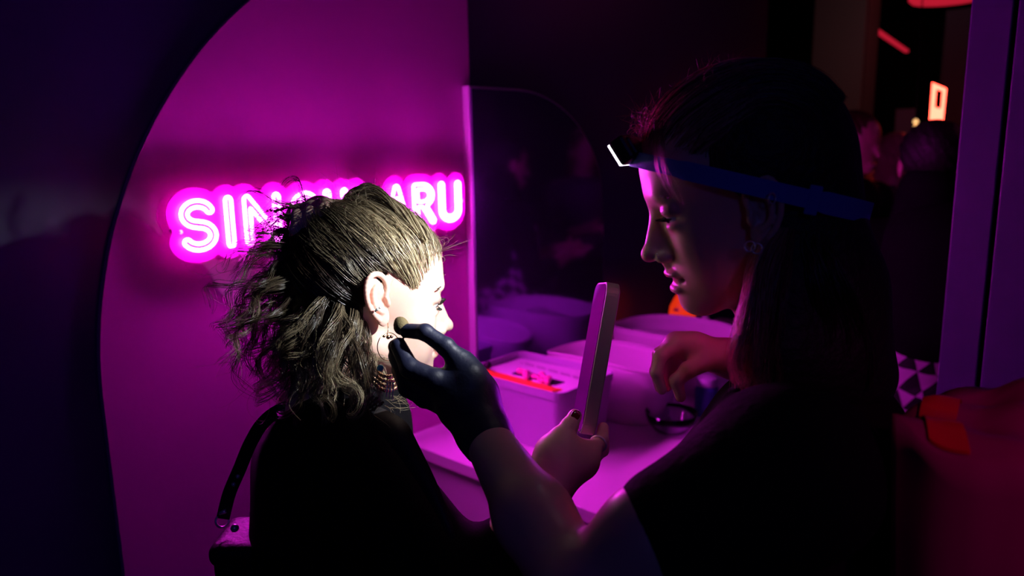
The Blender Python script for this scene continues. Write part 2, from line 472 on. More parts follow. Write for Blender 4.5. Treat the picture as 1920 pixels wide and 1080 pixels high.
# ------------------------------------------------------------------ lights
def area(name, loc, target, size, energy, col, spread=None):
    l = bpy.data.lights.new(name, 'AREA'); l.size = size; l.energy = energy; l.color = col
    if spread: l.spread = spread
    o = bpy.data.objects.new(name, l); COL.objects.link(o); o.location = loc
    o.rotation_euler = (Vector(target)-Vector(loc)).to_track_quat('-Z', 'Y').to_euler(); return o
world = bpy.data.worlds.new('world'); scene.world = world; world.use_nodes = True
world.node_tree.nodes['Background'].inputs[0].default_value = (.5, .1, .8, 1)
world.node_tree.nodes['Background'].inputs[1].default_value = .004
area('blue_club_light', (3.6, -1.6, 2.8), (1.0, 1.6, 1.4), .6, 3.8, (.08, .12, 1))
area('magenta_room_light', (2.2, 4.6, 2.9), (1.1, 3.4, 1.0), .6, 1.1, (1, .08, .45), 1.6)
area('grey_room_light', (.2, 4.6, 2.9), (-.6, 6.5, 1.6), .6, .5, (1, .55, .6), 1.8)
tl = W(1830, 810, .60); rs = bpy.data.lights.new('bag_fill_spot', 'SPOT'); rs.energy = 28; rs.color = (1, .02, .40); rs.spot_size = math.radians(11); rs.spot_blend = .8; rs.shadow_soft_size = .06  # unseen spot added to brighten the red bag
ro = bpy.data.objects.new('bag_fill_spot', rs); COL.objects.link(ro); rp_ = np.array([2.7, -.6, 2.95]); ro.location = tuple(rp_); ro.rotation_euler = Vector(tl+CR*.09-rp_).to_track_quat('-Z', 'Y').to_euler()
scene.view_settings.view_transform = 'Standard'; scene.view_settings.look = 'None'
scene.view_settings.exposure = 0; scene.view_settings.gamma = 1
scene.cycles.max_bounces = 8

# ------------------------------------------------------------------ heads, ears, hair
def frame(yaw_dir, pitch):
    """local axes rows (x forward, y left, z up); yaw_dir horizontal world vector, pitch down in radians"""
    f = nrm([yaw_dir[0], yaw_dir[1], 0]); l = np.cross(UP, f)
    x = f*math.cos(pitch) - UP*math.sin(pitch); z = UP*math.cos(pitch) + f*math.sin(pitch)
    return np.array([x, l, z])
def roll(A, a):     # tilt head to its left by a
    x, y, z = A; return np.array([x, y*math.cos(a)-z*math.sin(a), z*math.cos(a)+y*math.sin(a)])
def head_field(A, o, neck_to, female=True, mouth=0.0):
    h = Field(A, o)
    h.ell((-.014, 0, .034), (.098, .076, .084), k=.02)
    h.ell((.030, 0, .040), (.058, .062, .058), k=.03)
    h.ell((.030, 0, -.030), (.052, .058, .070), k=.03)
    for s in (-1, 1):
        h.ell((.052, s*.034, -.028), (.026, .024, .028), k=.02)
        h.cap((-.004, s*.056, -.055), (.060, s*.016, -.098), .015, .014, k=.03)
        h.ell((.052, s*.030, -.06), (.022, .022, .028), k=.025)
    h.ell((.070, 0, -.100), (.019, .020, .016), k=.02)
    h.ell((.066, 0, -.068), (.024, .030, .028), k=.015)
    h.cap((.078, -.028, .020), (.078, .028, .020), .010, k=.018)
    for s in (-1, 1):
        h.ell((.094, s*.033, -.001), (.018, .018, .013), k=.012, sub=True)
    h.cap((.074, 0, .002), (.086, 0, -.040), .009, .0125, k=.008)
    h.cap((.084, 0, .008), (.103, 0, -.034), .0065, .0085, k=.010)
    h.ell((.107, 0, -.0385), (.0092, .0092, .0085), k=.006)
    for s in (-1, 1):
        h.ell((.094, s*.0115, -.044), (.0095, .0065, .0065), k=.005)
        h.ell((.099, s*.006, -.0505), (.004, .0028, .004), k=.003, sub=True)
        # lids over the eyeballs
        h.ell((.0715, s*.032, .0055), (.0155, .0175, .0095), k=.003)
        h.ell((.0700, s*.032, -.0115), (.0155, .0165, .0075), k=.004)
    h.cap((.093, 0, -.052), (.090, 0, -.062), .004, k=.006)
    h.ell((.0885, 0, -.0655+mouth*.3), (.0095, .021, .0052), k=.003)
    h.ell((.0870, 0, -.0775-mouth), (.0095, .018, .0060), k=.003)
    h.cap((.094, -.013, -.0712-mouth*.3), (.094, .013, -.0712-mouth*.3), .0016+mouth*.35, k=.0025, sub=True)
    for s in (-1, 1): h.ell((.083, s*.022, -.0712), (.004, .004, .0025), k=.004, sub=True)
    n = h.A @ (np.asarray(neck_to)-h.o)
    h.cap((-.030, 0, -.065), n, .051, .056, k=.03)
    return h
def ear_field(A, o, s, tilt=.2, flare=.35):
    """s = +1 left ear, -1 right ear; own frame: u forward, v up, w outward"""
    c, sn = math.cos(tilt), math.sin(tilt)
    out = np.array([0, s, 0.]); u = np.array([c, 0, sn]); v = np.array([-sn, 0, c])
    u2 = u*math.cos(flare) - out*math.sin(flare); w2 = out*math.cos(flare) + u*math.sin(flare)
    E_ = np.array([u2, v, w2]) @ A
    e = Field(E_, o)
    P = lambda a, b, c_=0.: (a, b, c_)
    e.ell(P(-.002, .004, -.002), (.0165, .0285, .0045), k=.004)
    e.ell(P(.002, -.024, .000), (.0095, .0125, .0042), k=.006)
    e.ell(P(-.001, -.002, .0055), (.0095, .0135, .0065), k=.004, sub=True)
    e.ell(P(-.006, .016, .006), (.010, .012, .0055), k=.004, sub=True)
    hx = [(.009, -.001), (.0135, .010), (.0125, .021), (.004, .0305), (-.0075, .0305), (-.0155, .021), (-.0180, .008), (-.0170, -.004), (-.0125, -.016), (-.006, -.026)]
    pts = resample([P(a, b, .0035) for a, b in hx], 24)
    rr = np.interp(np.linspace(0, 1, 24), [0, .3, .7, 1], [.0026, .0034, .0028, .0030])
    e.chain(pts, rr, k=.002)
    ah = resample([P(.003, .018, .001), P(-.006, .012, .003), P(-.0095, .002, .004), P(-.008, -.009, .004), P(-.001, -.0165, .0035)], 10)
    e.chain(ah, [.0022]*10, k=.003)
    e.ell(P(.0105, -.007, .0035), (.0035, .0065, .0045), k=.004)
    e.ell(P(.001, -.017, .003), (.0035, .003, .003), k=.003)
    e.ell(P(.004, -.004, .0025), (.0035, .005, .008), k=.002, sub=True)
    e.ell(P(.006, 0, -.010), (.008, .016, .010), k=.006)
    return e

def strand_mesh(name, S, rad, colA, colB, m, parent, taper=.35, sides=3):
    """S: list of (n,3) polylines -> one mesh; colour runs colA -> colB along every strand"""
    V, Fc, Cc = [], [], []; o = 0
    S = [np.asarray(s, float) for s in S]
    by = {}
    for i, s in enumerate(S): by.setdefault(len(s), []).append(i)
    colA = np.asarray(colA, float); colB = np.asarray(colB, float)
    rad = np.full(len(S), rad) if np.isscalar(rad) else np.asarray(rad)
    for n, ids in by.items():
        P = np.stack([S[i] for i in ids]); T = np.gradient(P, axis=1); T /= np.linalg.norm(T, axis=2, keepdims=True)+1e-12
        ref = np.array([.31, .53, .79]); N = np.cross(T, ref); N /= np.linalg.norm(N, axis=2, keepdims=True)+1e-12
        B = np.cross(T, N); t = np.linspace(0, 1, n)
        r = rad[ids][:, None]*(1-(1-taper)*t**2)[None]
        rings = [P + r[..., None]*(math.cos(2*math.pi*k/sides)*N + math.sin(2*math.pi*k/sides)*B) for k in range(sides)]
        v = np.stack(rings, 2).reshape(-1, 3)
        cA = colA[ids] if colA.ndim == 2 else np.tile(colA, (len(ids), 1)); cB = colB[ids] if colB.ndim == 2 else np.tile(colB, (len(ids), 1))
        cc = cA[:, None]*(1-t)[None, :, None] + cB[:, None]*t[None, :, None]
        cc = np.repeat(cc[:, :, None], sides, 2).reshape(-1, 3)
        a = (np.arange(len(ids))*n*sides)[:, None, None] + (np.arange(n-1)*sides)[None, :, None] + np.arange(sides)[None, None]
        b = (np.arange(len(ids))*n*sides)[:, None, None] + (np.arange(n-1)*sides)[None, :, None] + ((np.arange(sides)+1) % sides)[None, None]
        f = np.stack([a, b, b+sides, a+sides], -1).reshape(-1, 4)
        V.append(v); Fc.append(f+o); Cc.append(cc); o += len(v)
    return fast_mesh(name, np.vstack(V), np.vstack(Fc), m, parent, np.vstack(Cc))
def fast_mesh(name, v, q, m, parent=None, cols=None, smooth=True):
    v = np.asarray(v, float)
    if parent is not None: v = v-wloc(parent)
    me = bpy.data.meshes.new(name); me.vertices.add(len(v)); me.vertices.foreach_set('co', v.astype(np.float32).ravel())
    me.loops.add(len(q)*4); me.loops.foreach_set('vertex_index', q.astype(np.int32).ravel())
    me.polygons.add(len(q)); me.polygons.foreach_set('loop_start', np.arange(0, len(q)*4, 4, dtype=np.int32))
    me.update(calc_edges=True)
    me.polygons.foreach_set('use_smooth', np.full(len(q), smooth))
    me.materials.append(m)
    if cols is not None:
        a = me.color_attributes.new('Col', 'FLOAT_COLOR', 'POINT'); c = np.ones((len(v), 4), np.float32); c[:, :3] = cols
        a.data.foreach_set('color', c.ravel())
    me.update(); me.validate()
    return link(bpy.data.objects.new(name, me), parent)
def relax(v, q, it=2):
    e = np.vstack([q[:, [0,1]], q[:, [1,2]], q[:, [2,3]], q[:, [3,0]]])
    for _ in range(it):
        acc = np.zeros_like(v); n = np.zeros(len(v))
        for a, b in ((0,1), (1,0)):
            np.add.at(acc, e[:, a], v[e[:, b]]); np.add.at(n, e[:, a], 1)
        v = v*.4 + .6*acc/np.maximum(n, 1)[:, None]
    return v
def largest(v, q):
    e = np.vstack([q[:, [0,1]], q[:, [1,2]], q[:, [2,3]]]); lab = np.arange(len(v))
    while True:
        m = np.minimum(lab[e[:, 0]], lab[e[:, 1]]); n = lab.copy(); np.minimum.at(n, e[:, 0], m); np.minimum.at(n, e[:, 1], m); n = n[n]
        if (n == lab).all(): break
        lab = n
    u, c = np.unique(lab, return_counts=True); keep = lab == u[c.argmax()]; idx = np.cumsum(keep)-1
    return v[keep], idx[q[keep[q[:, 0]]]]
def merge(parts):
    V, Q, o = [], [], 0
    for v, q in parts: V.append(v); Q.append(q+o); o += len(v)
    return np.vstack(V), np.vstack(Q)
def curl(guide, n, cnt, R, amp, waves, flat=1., spread=None, phase=None, jit=.4, endpoint=1.):
    """cnt strands following one guide, clumped and curling together"""
    g = resample(guide, n); T = np.gradient(g, axis=0); T /= np.linalg.norm(T, axis=1)[:, None]+1e-12
    N = np.cross(T, [.2, .3, .93]); N /= np.linalg.norm(N, axis=1)[:, None]+1e-9; B = np.cross(T, N)
    t = np.linspace(0, 1, n); ph0 = rng.uniform(0, 2*math.pi) if phase is None else phase; out = []
    prof = np.interp(t, [0, .15, .5, .85, 1], [.5, .9, 1.1, .8, .35])
    for _ in range(cnt):
        a = rng.uniform(0, 2*math.pi); rr = R*math.sqrt(rng.uniform(0, 1))
        A_ = amp*rng.uniform(1-jit, 1+jit); w = waves*rng.uniform(.93, 1.07); ph = ph0+rng.normal(0, jit)
        env = np.interp(t, [0, .2, 1], [0, .7, 1.])*A_
        th = 2*math.pi*w*t**.9 + ph
        p = g + N*(math.cos(a)*rr*prof + env*np.cos(th))[:, None] + B*(math.sin(a)*rr*prof + env*flat*np.sin(th))[:, None]
        wob = resample(np.cumsum(rng.normal(0, .0006, (5, 3)), 0), n); out.append(p+wob)
    return out

# ------------------------------------------------------------------ the seated client (woman with the streaked hair)
ga = math.radians(20)
fdir = CR*math.cos(ga) + CF*math.sin(ga)
Aw = roll(frame(fdir, math.radians(6)), 0.0)
ear_w = W(709, 560, .935)
ear_local = np.array([-.006, -.078, .012])
Ow = ear_w - ear_local @ Aw
neck_w = Ow + np.array([-.075, 0, -.19]) @ Aw
hw = head_field(Aw, Ow, neck_w)
def paint_skin(v, A, o, base, lip, cheek, shadow=None):
    L = (v-o) @ A.T; c = np.tile(np.array(base), (len(v), 1))
    def blend(m, col):
        c[:] = c*(1-m[:, None]) + np.array(col)*m[:, None]
    d = np.sqrt(((L-np.array([.094, 0, -.0712]))/np.array([.010, .0225, .0105]))**2 @ np.ones(3)); blend(np.clip((1.15-d)/.3, 0, 1)*.85, lip)
    for s in (-1, 1):
        d = np.sqrt(((L-np.array([.06, s*.04, -.03]))/np.array([.03, .02, .02]))**2 @ np.ones(3)); blend(np.clip(1-d, 0, 1)*.35, cheek)
        if shadow is not None:
            d = np.sqrt(((L-np.array([.084, s*.032, .004]))/np.array([.012, .021, .008]))**2 @ np.ones(3)); blend(np.clip((1.2-d)/.5, 0, 1)*.6, shadow)
        d = np.sqrt(((L-np.array([-.006, s*.085, -.004]))/np.array([.03, .014, .04]))**2 @ np.ones(3)); blend(np.clip(1.2-d, 0, 1)*.25, cheek)
    return c
def head_mesh(hf, A, o, ears, h=.0021):
    v, q = hf.nets(h); v = relax(v, q, 1)
    parts = [(v, q)]
    for (lo, s, tilt, flare) in ears:
        e = ear_field(A, o + np.array(lo) @ A, s, tilt, flare); ev, eq = e.nets(.0008); parts.append((relax(ev, eq, 1), eq))
    return merge(parts)
client = empty('person', (W(640, 900, 1.0)[0], W(640, 900, 1.0)[1], 0), 'person in black jacket with streaked blonde hair held up, brightly lit cheek', 'person')
hv, hq = head_mesh(hw, Aw, Ow, [(ear_local, -1, .22, .45), ((-.006, .078, .012), 1, .22, .4)])
skin_parts = [(hv, hq)]

# raised hand that gathers the hair on top of the head
def finger(f, pts, r0, r1, first=.012):
    pts = np.asarray(pts, float); n = len(pts); rs = np.linspace(r0, r1, n)
    f.chain(pts, rs, k=.003, first=first)
    for i in range(1, n-1): f.ell((np.asarray(pts[i])-f.o) @ f.A.T, (rs[i]*1.05,)*3, k=.002)
tf = Field()
tp = [W(640, 402, 1.035), W(562, 408, 1.04)]
tf.cap(tp[0], tp[1], .020, .020, k=.01)
tf.cap(W(600, 400, 1.08), W(612, 460, 1.15), .026, .028, k=.02)
tf.cap(W(612, 460, 1.15), W(635, 640, 1.34), .028, .038, k=.02)
for i, x in enumerate((636, 610, 584, 561)):
    dy = (4, 0, 6, 12)[i]; ln = (0, 10, 10, 0)[i]
    finger(tf, [W(x+2, 396+dy, 1.03), W(x, 384+dy, .985), W(x-2, 394+dy, .957), W(x-5, 418+dy+ln*.5, .948), W(x-8, 440+dy+ln, .958)], .0100, .0080)
tv, tq = tf.nets(.0016); skin_parts.append((relax(tv, tq, 1), tq))
# hand that holds the vanity mirror
mf = Field()
wr = W(1020, 925, .875)
mf.cap(W(905, 1075, .88), wr, .036, .0255, k=.01)
mf.cap(wr, W(1052, 868, .885), .0255, .027, k=.02)
mf.cap(W(1052, 872, .885), W(1088, 862, .895), .026, .024, k=.02)
mf.cap(W(1040, 850, .88), W(1055, 838, .88), .020, .016, k=.02)
finger(mf, [W(1040, 846, .88), W(1052, 820, .885), W(1067, 800, .895), W(1078, 780, .903)], .0140, .0085)
# fingers pass under the frame and close behind it
for i, (dy, dd) in enumerate(((0, .0), (10, .018), (22, .034), (34, .05))):
    finger(mf, [W(1088, 852+dy*.5, .90+dd*.3), W(1112, 840+dy*.55, .905+dd), W(1129, 824+dy*.6, .93+dd), W(1131, 802+dy, .955+dd)], .0098, .0072)
mv, mq = mf.nets(.0016); skin_parts.append((relax(mv, mq, 1), mq))
bv, bq = merge(skin_parts)
cols = paint_skin(bv, Aw, Ow, (.80, .54, .43), (.42, .10, .09), (.85, .38, .30), (.30, .18, .16))
body = fast_mesh('body', bv, bq, M_skinw, client, cols)
for s, hh in ((-1, 1), (1, 1)):
    c = Ow + np.array([.0715, s*.032, -.001]) @ Aw
    v, f = sphvf(c, .0120, 20, 14); e = mesh('eye', v, f, M_eye, client)
    c2 = c + np.array([.0070, 0, 0]) @ Aw; v, f = sphvf(c2, (.0062, .0062, .0062), 14, 10); mesh('iris', v, f, M_iris, e)
for s in (-1, 1):
    L = []; Bq = []
    for u in np.linspace(-1, 1, 34):
        p0 = np.array([.0855-.006*u*u, s*(.032+.0125*u), .0005-.0015*u*u]); d = np.array([.0075-.001*u*u, s*u*.004, .0035])
        L.append(np.array([p0, p0+d*.5+[0, 0, -.0010], p0+d+[0, 0, .0015]]) @ Aw + Ow)
        p0 = np.array([.0845-.006*u*u, s*(.032+.0115*u), -.0062]); d = np.array([.0045, s*u*.003, -.0025]); L.append(np.array([p0, p0+d*.5, p0+d]) @ Aw + Ow)
    for u in np.linspace(0, 1, 60):
        p0 = np.array([.0925-.016*u**1.6, s*(.013+.036*u), .0175+.006*math.sin(u*2.4)-.003*u])+rng.normal(0, .0006, 3); d = np.array([-.001, s*.005, .0022])
        Bq.append(np.array([p0, p0+d*.5, p0+d]) @ Aw + Ow)
    strand_mesh('eyelashes', L, .00045, (.004, .004, .004), (.004, .004, .004), M_haira, client)
    strand_mesh('eyebrow', Bq, .0005, (.09, .05, .03), (.12, .07, .04), M_haira, client)

# nails of the mirror hand
for p, d_ in ((W(1079, 779, .895), W(1067, 797, .888)),):
    a = nrm(p-d_); n_ = nrm(np.cross(a, np.cross(C-p, a))); v, f = sphvf(p, (.0075, .0055, .0018), 14, 8, ax=[a, np.cross(n_, a), n_])
    mesh('nail', v, f, M_nail, client)

# jewellery of the client
def ring(name, c, n, r, tr, m, parent, a0=0, a1=360, seg=40):
    n = nrm(n); a = nrm(np.cross(n, [.3, .2, .9])); b = np.cross(n, a)
    p = [np.array(c)+r*(math.cos(math.radians(t))*a+math.sin(math.radians(t))*b) for t in np.linspace(a0, a1, seg, endpoint=(a1-a0 < 360))]
    return tube(name, p, tr, m, parent, 6, closed=(a1-a0 >= 360))
lobe = W(727, 606, .925)
e = ring('earring', W(729, 650, .918), nrm(C-lobe)+CR*.9, .017, .0006, M_gold, client)
v, f = joinvf([tubevf([lobe, W(728, 618, .92), W(725, 632, .918)], .0006), sphvf(W(728, 632, .917), .0028), sphvf(W(734, 631, .917), .0022), sphvf(W(720, 630, .917), .0020)])
mesh('drop', v, f, M_gold, e)
v, f = joinvf([sphvf(W(707, 580, .918), (.0022, .0022, .0022)), sphvf(W(712, 577, .919), .0016), sphvf(W(704, 583, .92), .0014)]); mesh('ear_stud', v, f, M_metal, client)
parts, tq_ = [], []
for r_ in range(4):
    for i in range(30):
        u = i/29; x = 700+50*u; y = 690+r_*9+14*math.sin(u*math.pi)+u*4
        p = W(x, y, .905+.05*abs(u-.4)+.002*r_); parts.append(sphvf(p, .0017 if (i+r_) % 3 else .0024, 8, 6))
v, f = joinvf(parts); ch_ = mesh('beaded_necklace', v, f, M_gold, client)
v, f = sphvf(W(713, 690, .900), .0042, 14, 10); mesh('turquoise_bead', v, f, M_turq, ch_)
v, f = joinvf([tubevf([W(727+i*5, 716, .902), W(724+i*6, 745+i*3, .90)], [.0012, .0004]) for i in range(3)]); mesh('pendant', v, f, M_metal, ch_)

# jacket, trousers, shoes
jk = Field()
jk.cap(W(660, 790, 1.02), W(655, 1000, 1.04), .075, .118, k=.05)
jk.ell(W(602, 868, 1.07), (.097, .094, .09), k=.05)
jk.cap(W(655, 1000, 1.04), W(660, 1330, 1.12), .118, .13, k=.05)
jk.ell(W(615, 860, .985), (.080, .080, .070), k=.05)
jk.cap(W(660, 868, .955), W(845, 1090, .89), .066, .058, k=.04)
jk.cap(W(845, 1090, .89), W(925, 1062, .885), .052, .043, k=.03)
jk.cap(W(925, 1062, .882), W(958, 1018, .880), .043, .037, k=.02)
jk.cap(W(605, 880, 1.15), W(635, 660, 1.35), .06, .055, k=.04)
jk.cap(W(635, 660, 1.35), W(625, 560, 1.25), .052, .045, k=.03)
jk.cap(W(705, 785, .99), W(600, 800, 1.03), .034, .045, k=.04)
jv, jq = jk.nets(.007); fast_mesh('jacket', relax(jv, jq, 2), jq, M_black, client)
lp = resample([W(690, 770, .945), W(735, 800, .905), W(770, 850, .885), W(815, 930, .86), W(850, 1010, .845)], 20)
parts = []
side = nrm(np.cross(lp[-1]-lp[0], C-lp[5]))
wd = np.interp(np.linspace(0, 1, 20), [0, .3, 1], [.012, .016, .004])
v = []; 
for p, w_ in zip(lp, wd):
    n_ = nrm(C-p); v += [p-side*w_, p+side*w_, p+side*w_+n_*-.004, p-side*w_+n_*-.004]
f = []
for i in range(19):
    for k in range(4): f.append((i*4+k, i*4+(k+1) % 4, i*4+4+(k+1) % 4, i*4+4+k))
f += [(3,2,1,0), (76,77,78,79)]
mesh('lapel', v, f, M_lapel, client)
def legs(parent, hipc, fwd_, side_, h0, mt, ms):
    lf = Field()
    for s in (-1, 1):
        a = hipc+side_*s*.085; kz = h0*.52; foot = np.array([a[0], a[1], .09])
        knee = np.array([a[0]+fwd_[0]*.03, a[1]+fwd_[1]*.03, kz])
        lf.cap(a, knee, .085, .062, k=.05); lf.cap(knee, foot, .062, .05, k=.03)
    lf.ell(hipc+np.array([0, 0, .03]), (.15, .15, .13), k=.05)
    v, q = lf.nets(.012); fast_mesh('trousers', relax(v, q, 1), q, mt, parent)
    for s in (-1, 1):
        a = hipc+side_*s*.085; sf = Field(); p = np.array([a[0], a[1], .045])
        sf.cap(p-fwd_*.05, p+fwd_*.14, .044, .036, k=.02); sf.cap(p-fwd_*.04, p+UP*.06-fwd_*.02, .044, .045, k=.02)
        v, q = sf.nets(.008, post=lambda X, d: np.maximum(d, .0-(X[..., 2]-.001))); fast_mesh('shoe', v, q, ms, parent)
hip = W(660, 1330, 1.12); hipc = np.array([hip[0], hip[1], .84])
legs(client, hipc, fdir, np.cross(UP, fdir), .84, M_trouser, M_leather)

# ------------------------------------------------------------------ hair of the client
BROWN, MID, BLOND = np.array([.012, .007, .005]), np.array([.15, .10, .05]), np.array([.95, .80, .50])
sc_c, sc_r = np.array([-.012, 0, .035]), np.array([.098, .077, .083])
def hsurf(d, lift): d = nrm(d/1.0); return sc_c + sc_r*d*(1+lift)
def todir(p): return nrm((np.array(p)-sc_c)/sc_r)
def slerp(a, b, t):
    w = math.acos(max(-1, min(1, float(a @ b)))); 
    return a if w < 1e-4 else (math.sin((1-t)*w)*a + math.sin(t*w)*b)/math.sin(w)
G_w = W(602, 425, 1.005); G_l = Aw @ (G_w-Ow)
Gd = todir(G_l); Glift = np.linalg.norm((G_l-sc_c)/sc_r)-1
# dark under-mass on the scalp
hc = Field(Aw, Ow)
hc.ell((-.022, 0, .042), (.098, .0785, .082), k=.02)
hc.ell((-.060, 0, -.01), (.058, .064, .060), k=.03)
hc.ell((.098, 0, -.035), (.048, .085, .092), k=.012, sub=True)
hc.ell((.045, -.085, -.015), (.064, .045, .055), k=.01, sub=True)
hc.ell((.045, .085, -.015), (.064, .045, .055), k=.01, sub=True)
hc.ell((.03, 0, -.11), (.09, .12, .05), k=.01, sub=True)
cv, cq = largest(*hc.nets(.003))
cap = fast_mesh('hair', relax(cv, cq, 1), cq, M_hairw, client, np.tile(BROWN, (len(cv), 1)))
S, cA, cB, rd = [], [], [], []
hl = resample([(-.030, -.079, .028), (-.006, -.079, .046), (.012, -.077, .046), (.034, -.072, .030), (.044, -.067, .024), (.060, -.059, .040), (.078, -.042, .046), (.088, -.014, .052), (.088, .015, .052), (.070, .045, .050), (.040, .068, .045), (.0, .08, .03)], 240)
def swept(a_l, u, lift0, lump, extra=None, n=26, end=None):
    """a strand combed from the hairline back to the gathering hand"""
    a = todir(a_l); g0 = Gd if end is None else end
    e = nrm(g0 + rng.normal(0, .05, 3)*np.array([1, 1.6, 1.])); pts = []
    for t in np.linspace(0, 1, n):
        d = slerp(a, e, t); li = lift0*(t**.35) + (Glift-.03)*t**2.2 + lump*math.sin(math.pi*t**1.2)
        pts.append(hsurf(d, li+.012))
    return np.array(pts)
nl = 120
for k in range(nl):
    u = k/nl + rng.uniform(-.004, .004); i = int(np.clip(u, 0, .999)*240); base = hl[i]
    top = math.exp(-((u-.62)/.2)**2)
    lump = rng.uniform(.02, .10) - .04*top
    l0 = rng.uniform(.02, .07)
    g = swept(base, u, l0, lump)
    # gentle waves in the plane of the scalp
    T = np.gradient(g, axis=0); Nn = g-sc_c; Bn = np.cross(T, Nn); Bn /= np.linalg.norm(Bn, axis=1)[:, None]
    tt = np.linspace(0, 1, len(g)); g = g + Bn*(rng.uniform(.002, .006)*np.sin(tt*rng.uniform(6, 11)+rng.uniform(0, 6))*np.sin(math.pi*tt))[:, None]
    Gw = g @ Aw + Ow
    blond = rng.uniform(.3, 1.0)
    for s in curl(Gw, 26, 30, .0080, .0030, rng.uniform(1.2, 2.4), jit=.28):
        b = rng.uniform(.55, 1.) if rng.uniform() < blond*.75 else rng.uniform(0, .3)
        low = .35 if u < .22 else 1.; S.append(s); cA.append((MID*(1-b)*.9+BLOND*b)*low); cB.append((MID*(1-b)*.5+BLOND*b*.7)*low); rd.append(rng.choice([.00015, .0003, .0006], p=[.5, .35, .15]))
# hair combed up from the nape and from behind the ear
for k in range(70):
    v_ = k/70; base = np.array([-.022-.055*v_, -.079+.05*v_**1.3+rng.uniform(-.002, .002), -.0-.075*v_*rng.uniform(.6, 1.1)])
    if rng.uniform() < .3: base[1] *= -.6
    g = swept(base, v_, .03, rng.uniform(.02, .08)) @ Aw + Ow
    for s in curl(g, 22, 18, .007, .0020, 1.8, jit=.5):
        S.append(s); cA.append(BROWN*rng.uniform(.7, 2.0)); cB.append(BROWN*2+MID*rng.uniform(0, .6)); rd.append(rng.choice([.0002, .0005]))  # nape strands kept dark, the shadow there put into their colour
for k in range(44):
    z = rng.uniform(-6, 30); dd = rng.uniform(.0, .045)
    g = resample([W(770+z, 425+z, .955+dd), W(735+z, 385+z*.5, .965+dd), W(697+z*.5, 352+abs(z), .975+dd), W(665+z*.3, 362+abs(z), .98+dd), W(640, 392+z, .99+dd), G_w], 12)
    b0 = rng.choice([.1, .5, .9])
    for s in curl(g, 26, 12, .006, .0025, rng.uniform(1, 2.2), jit=.4):
        b = np.clip(b0+rng.normal(0, .25), 0, 1); S.append(s); cA.append(MID*(1-b)+BLOND*b*.7); cB.append(MID*(1-b)+BLOND*b*.5); rd.append(rng.choice([.00018, .0005, .0008]))
strand_mesh('swept_hair', S, rd, cA, cB, M_hairw, cap)

# cascade of curls: guides are ordered like a fan, from the spikes at the top round to the locks on the neck
fan = [
 [(606, 425, .99), (575, 392, .98), (535, 378, .97), (500, 372, .965), (470, 384, .97), (450, 396, .97)],
 [(604, 430, .99), (560, 405, .97), (515, 395, .95), (470, 405, .945), (445, 440, .95)],
 [(602, 436, .99), (550, 425, .96), (500, 425, .94), (450, 450, .93), (425, 470, .94)],
 [(600, 445, .99), (550, 450, .96), (500, 460, .93), (450, 490, .925), (405, 500, .94), (395, 520, .95)],
 [(600, 450, .99), (550, 475, .96), (490, 500, .93), (440, 530, .93), (405, 575, .94), (412, 610, .95)],
 [(602, 455, .99), (555, 505, .95), (500, 550, .92), (455, 590, .92), (430, 625, .93), (440, 670, .95)],
 [(604, 460, .99), (565, 525, .95), (515, 590, .915), (470, 640, .92), (455, 690, .93), (465, 735, .95)],
 [(608, 462, .99), (575, 545, .94), (530, 620, .905), (495, 680, .91), (480, 720, .93), (500, 750, .95)],
 [(612, 465, .99), (590, 555, .935), (555, 640, .90), (520, 700, .90), (510, 745, .92), (530, 765, .94)],
 [(616, 468, .99), (605, 560, .93), (580, 650, .895), (560, 710, .895), (548, 755, .905), (545, 775, .92)],
 [(622, 470, .99), (622, 575, .925), (610, 660, .89), (600, 715, .885), (600, 745, .90), (620, 760, .92)],
 [(628, 500, .97), (645, 590, .92), (645, 660, .89), (650, 710, .88), (665, 745, .885), (680, 770, .90)],
 [(632, 530, .95), (650, 615, .915), (668, 660, .895), (690, 700, .885), (705, 735, .885), (698, 772, .895)],
]
fanr = [np.array([W(*q) for q in resample(g, 9)]) for g in fan]
S, cA, cB, rd = [], [], [], []
NL = 270
for k in range(NL):
    u = rng.uniform(0, 1)**.75*(len(fanr)-1); i = min(int(u), len(fanr)-2); t = u-i
    g = fanr[i]*(1-t) + fanr[i+1]*t
    tt = np.linspace(0, 1, 9)[:, None]
    deep = rng.uniform(-.01, .16)
    ln = rng.uniform(.66, 1.06) if u > 4 else rng.uniform(.5, .92)
    if u > 6: ln = rng.uniform(.84, 1.1)
    g = g + CF*deep*np.minimum(tt*1.8, 1) + rng.normal(0, .012, 3)*tt + rng.normal(0, .007, 3)*np.sin(tt*math.pi)
    n_ = max(int(9*ln), 5); g = g + UP*.0; g = resample(g, 9); g = resample(g[:n_] if n_ < 9 else (np.vstack([g, g[-1]+(g[-1]-g[-2])*min(1, (ln-1)*9)]) if ln > 1.02 else g), 10)
    down = min(1, u/6)
    amp = rng.uniform(.006, .0135)*(.6+.5*down); wv = rng.uniform(1.2, 2.7)*(.6+.4*down)
    front = deep < .05
    bl = rng.choice([.0, .1, .4, .9], p=([.64, .26, .07, .03] if u < 5 else [.34, .26, .2, .2]) if front else [.75, .2, .04, .01])  # locks on the left mostly dark, shade put into strand colour
    if u > 8: bl = np.clip(bl+.1, 0, 1)
    cnt = int(rng.uniform(13, 24))
    for s in curl(g, 36, cnt, rng.uniform(.0014, .0042), amp, wv, jit=.13):
        b = np.clip(bl+rng.normal(0, .2), 0, 1)
        S.append(s); cA.append(BROWN*1.4+MID*b*.5); cB.append(BROWN*1.5*(1-b)+MID*(1-b)*.5+BLOND*b*.75); rd.append(rng.choice([.00015, .00032, .0006], p=[.5, .32, .18]))
strand_mesh('curled_hair', S, rd, cA, cB, M_hairw, cap)
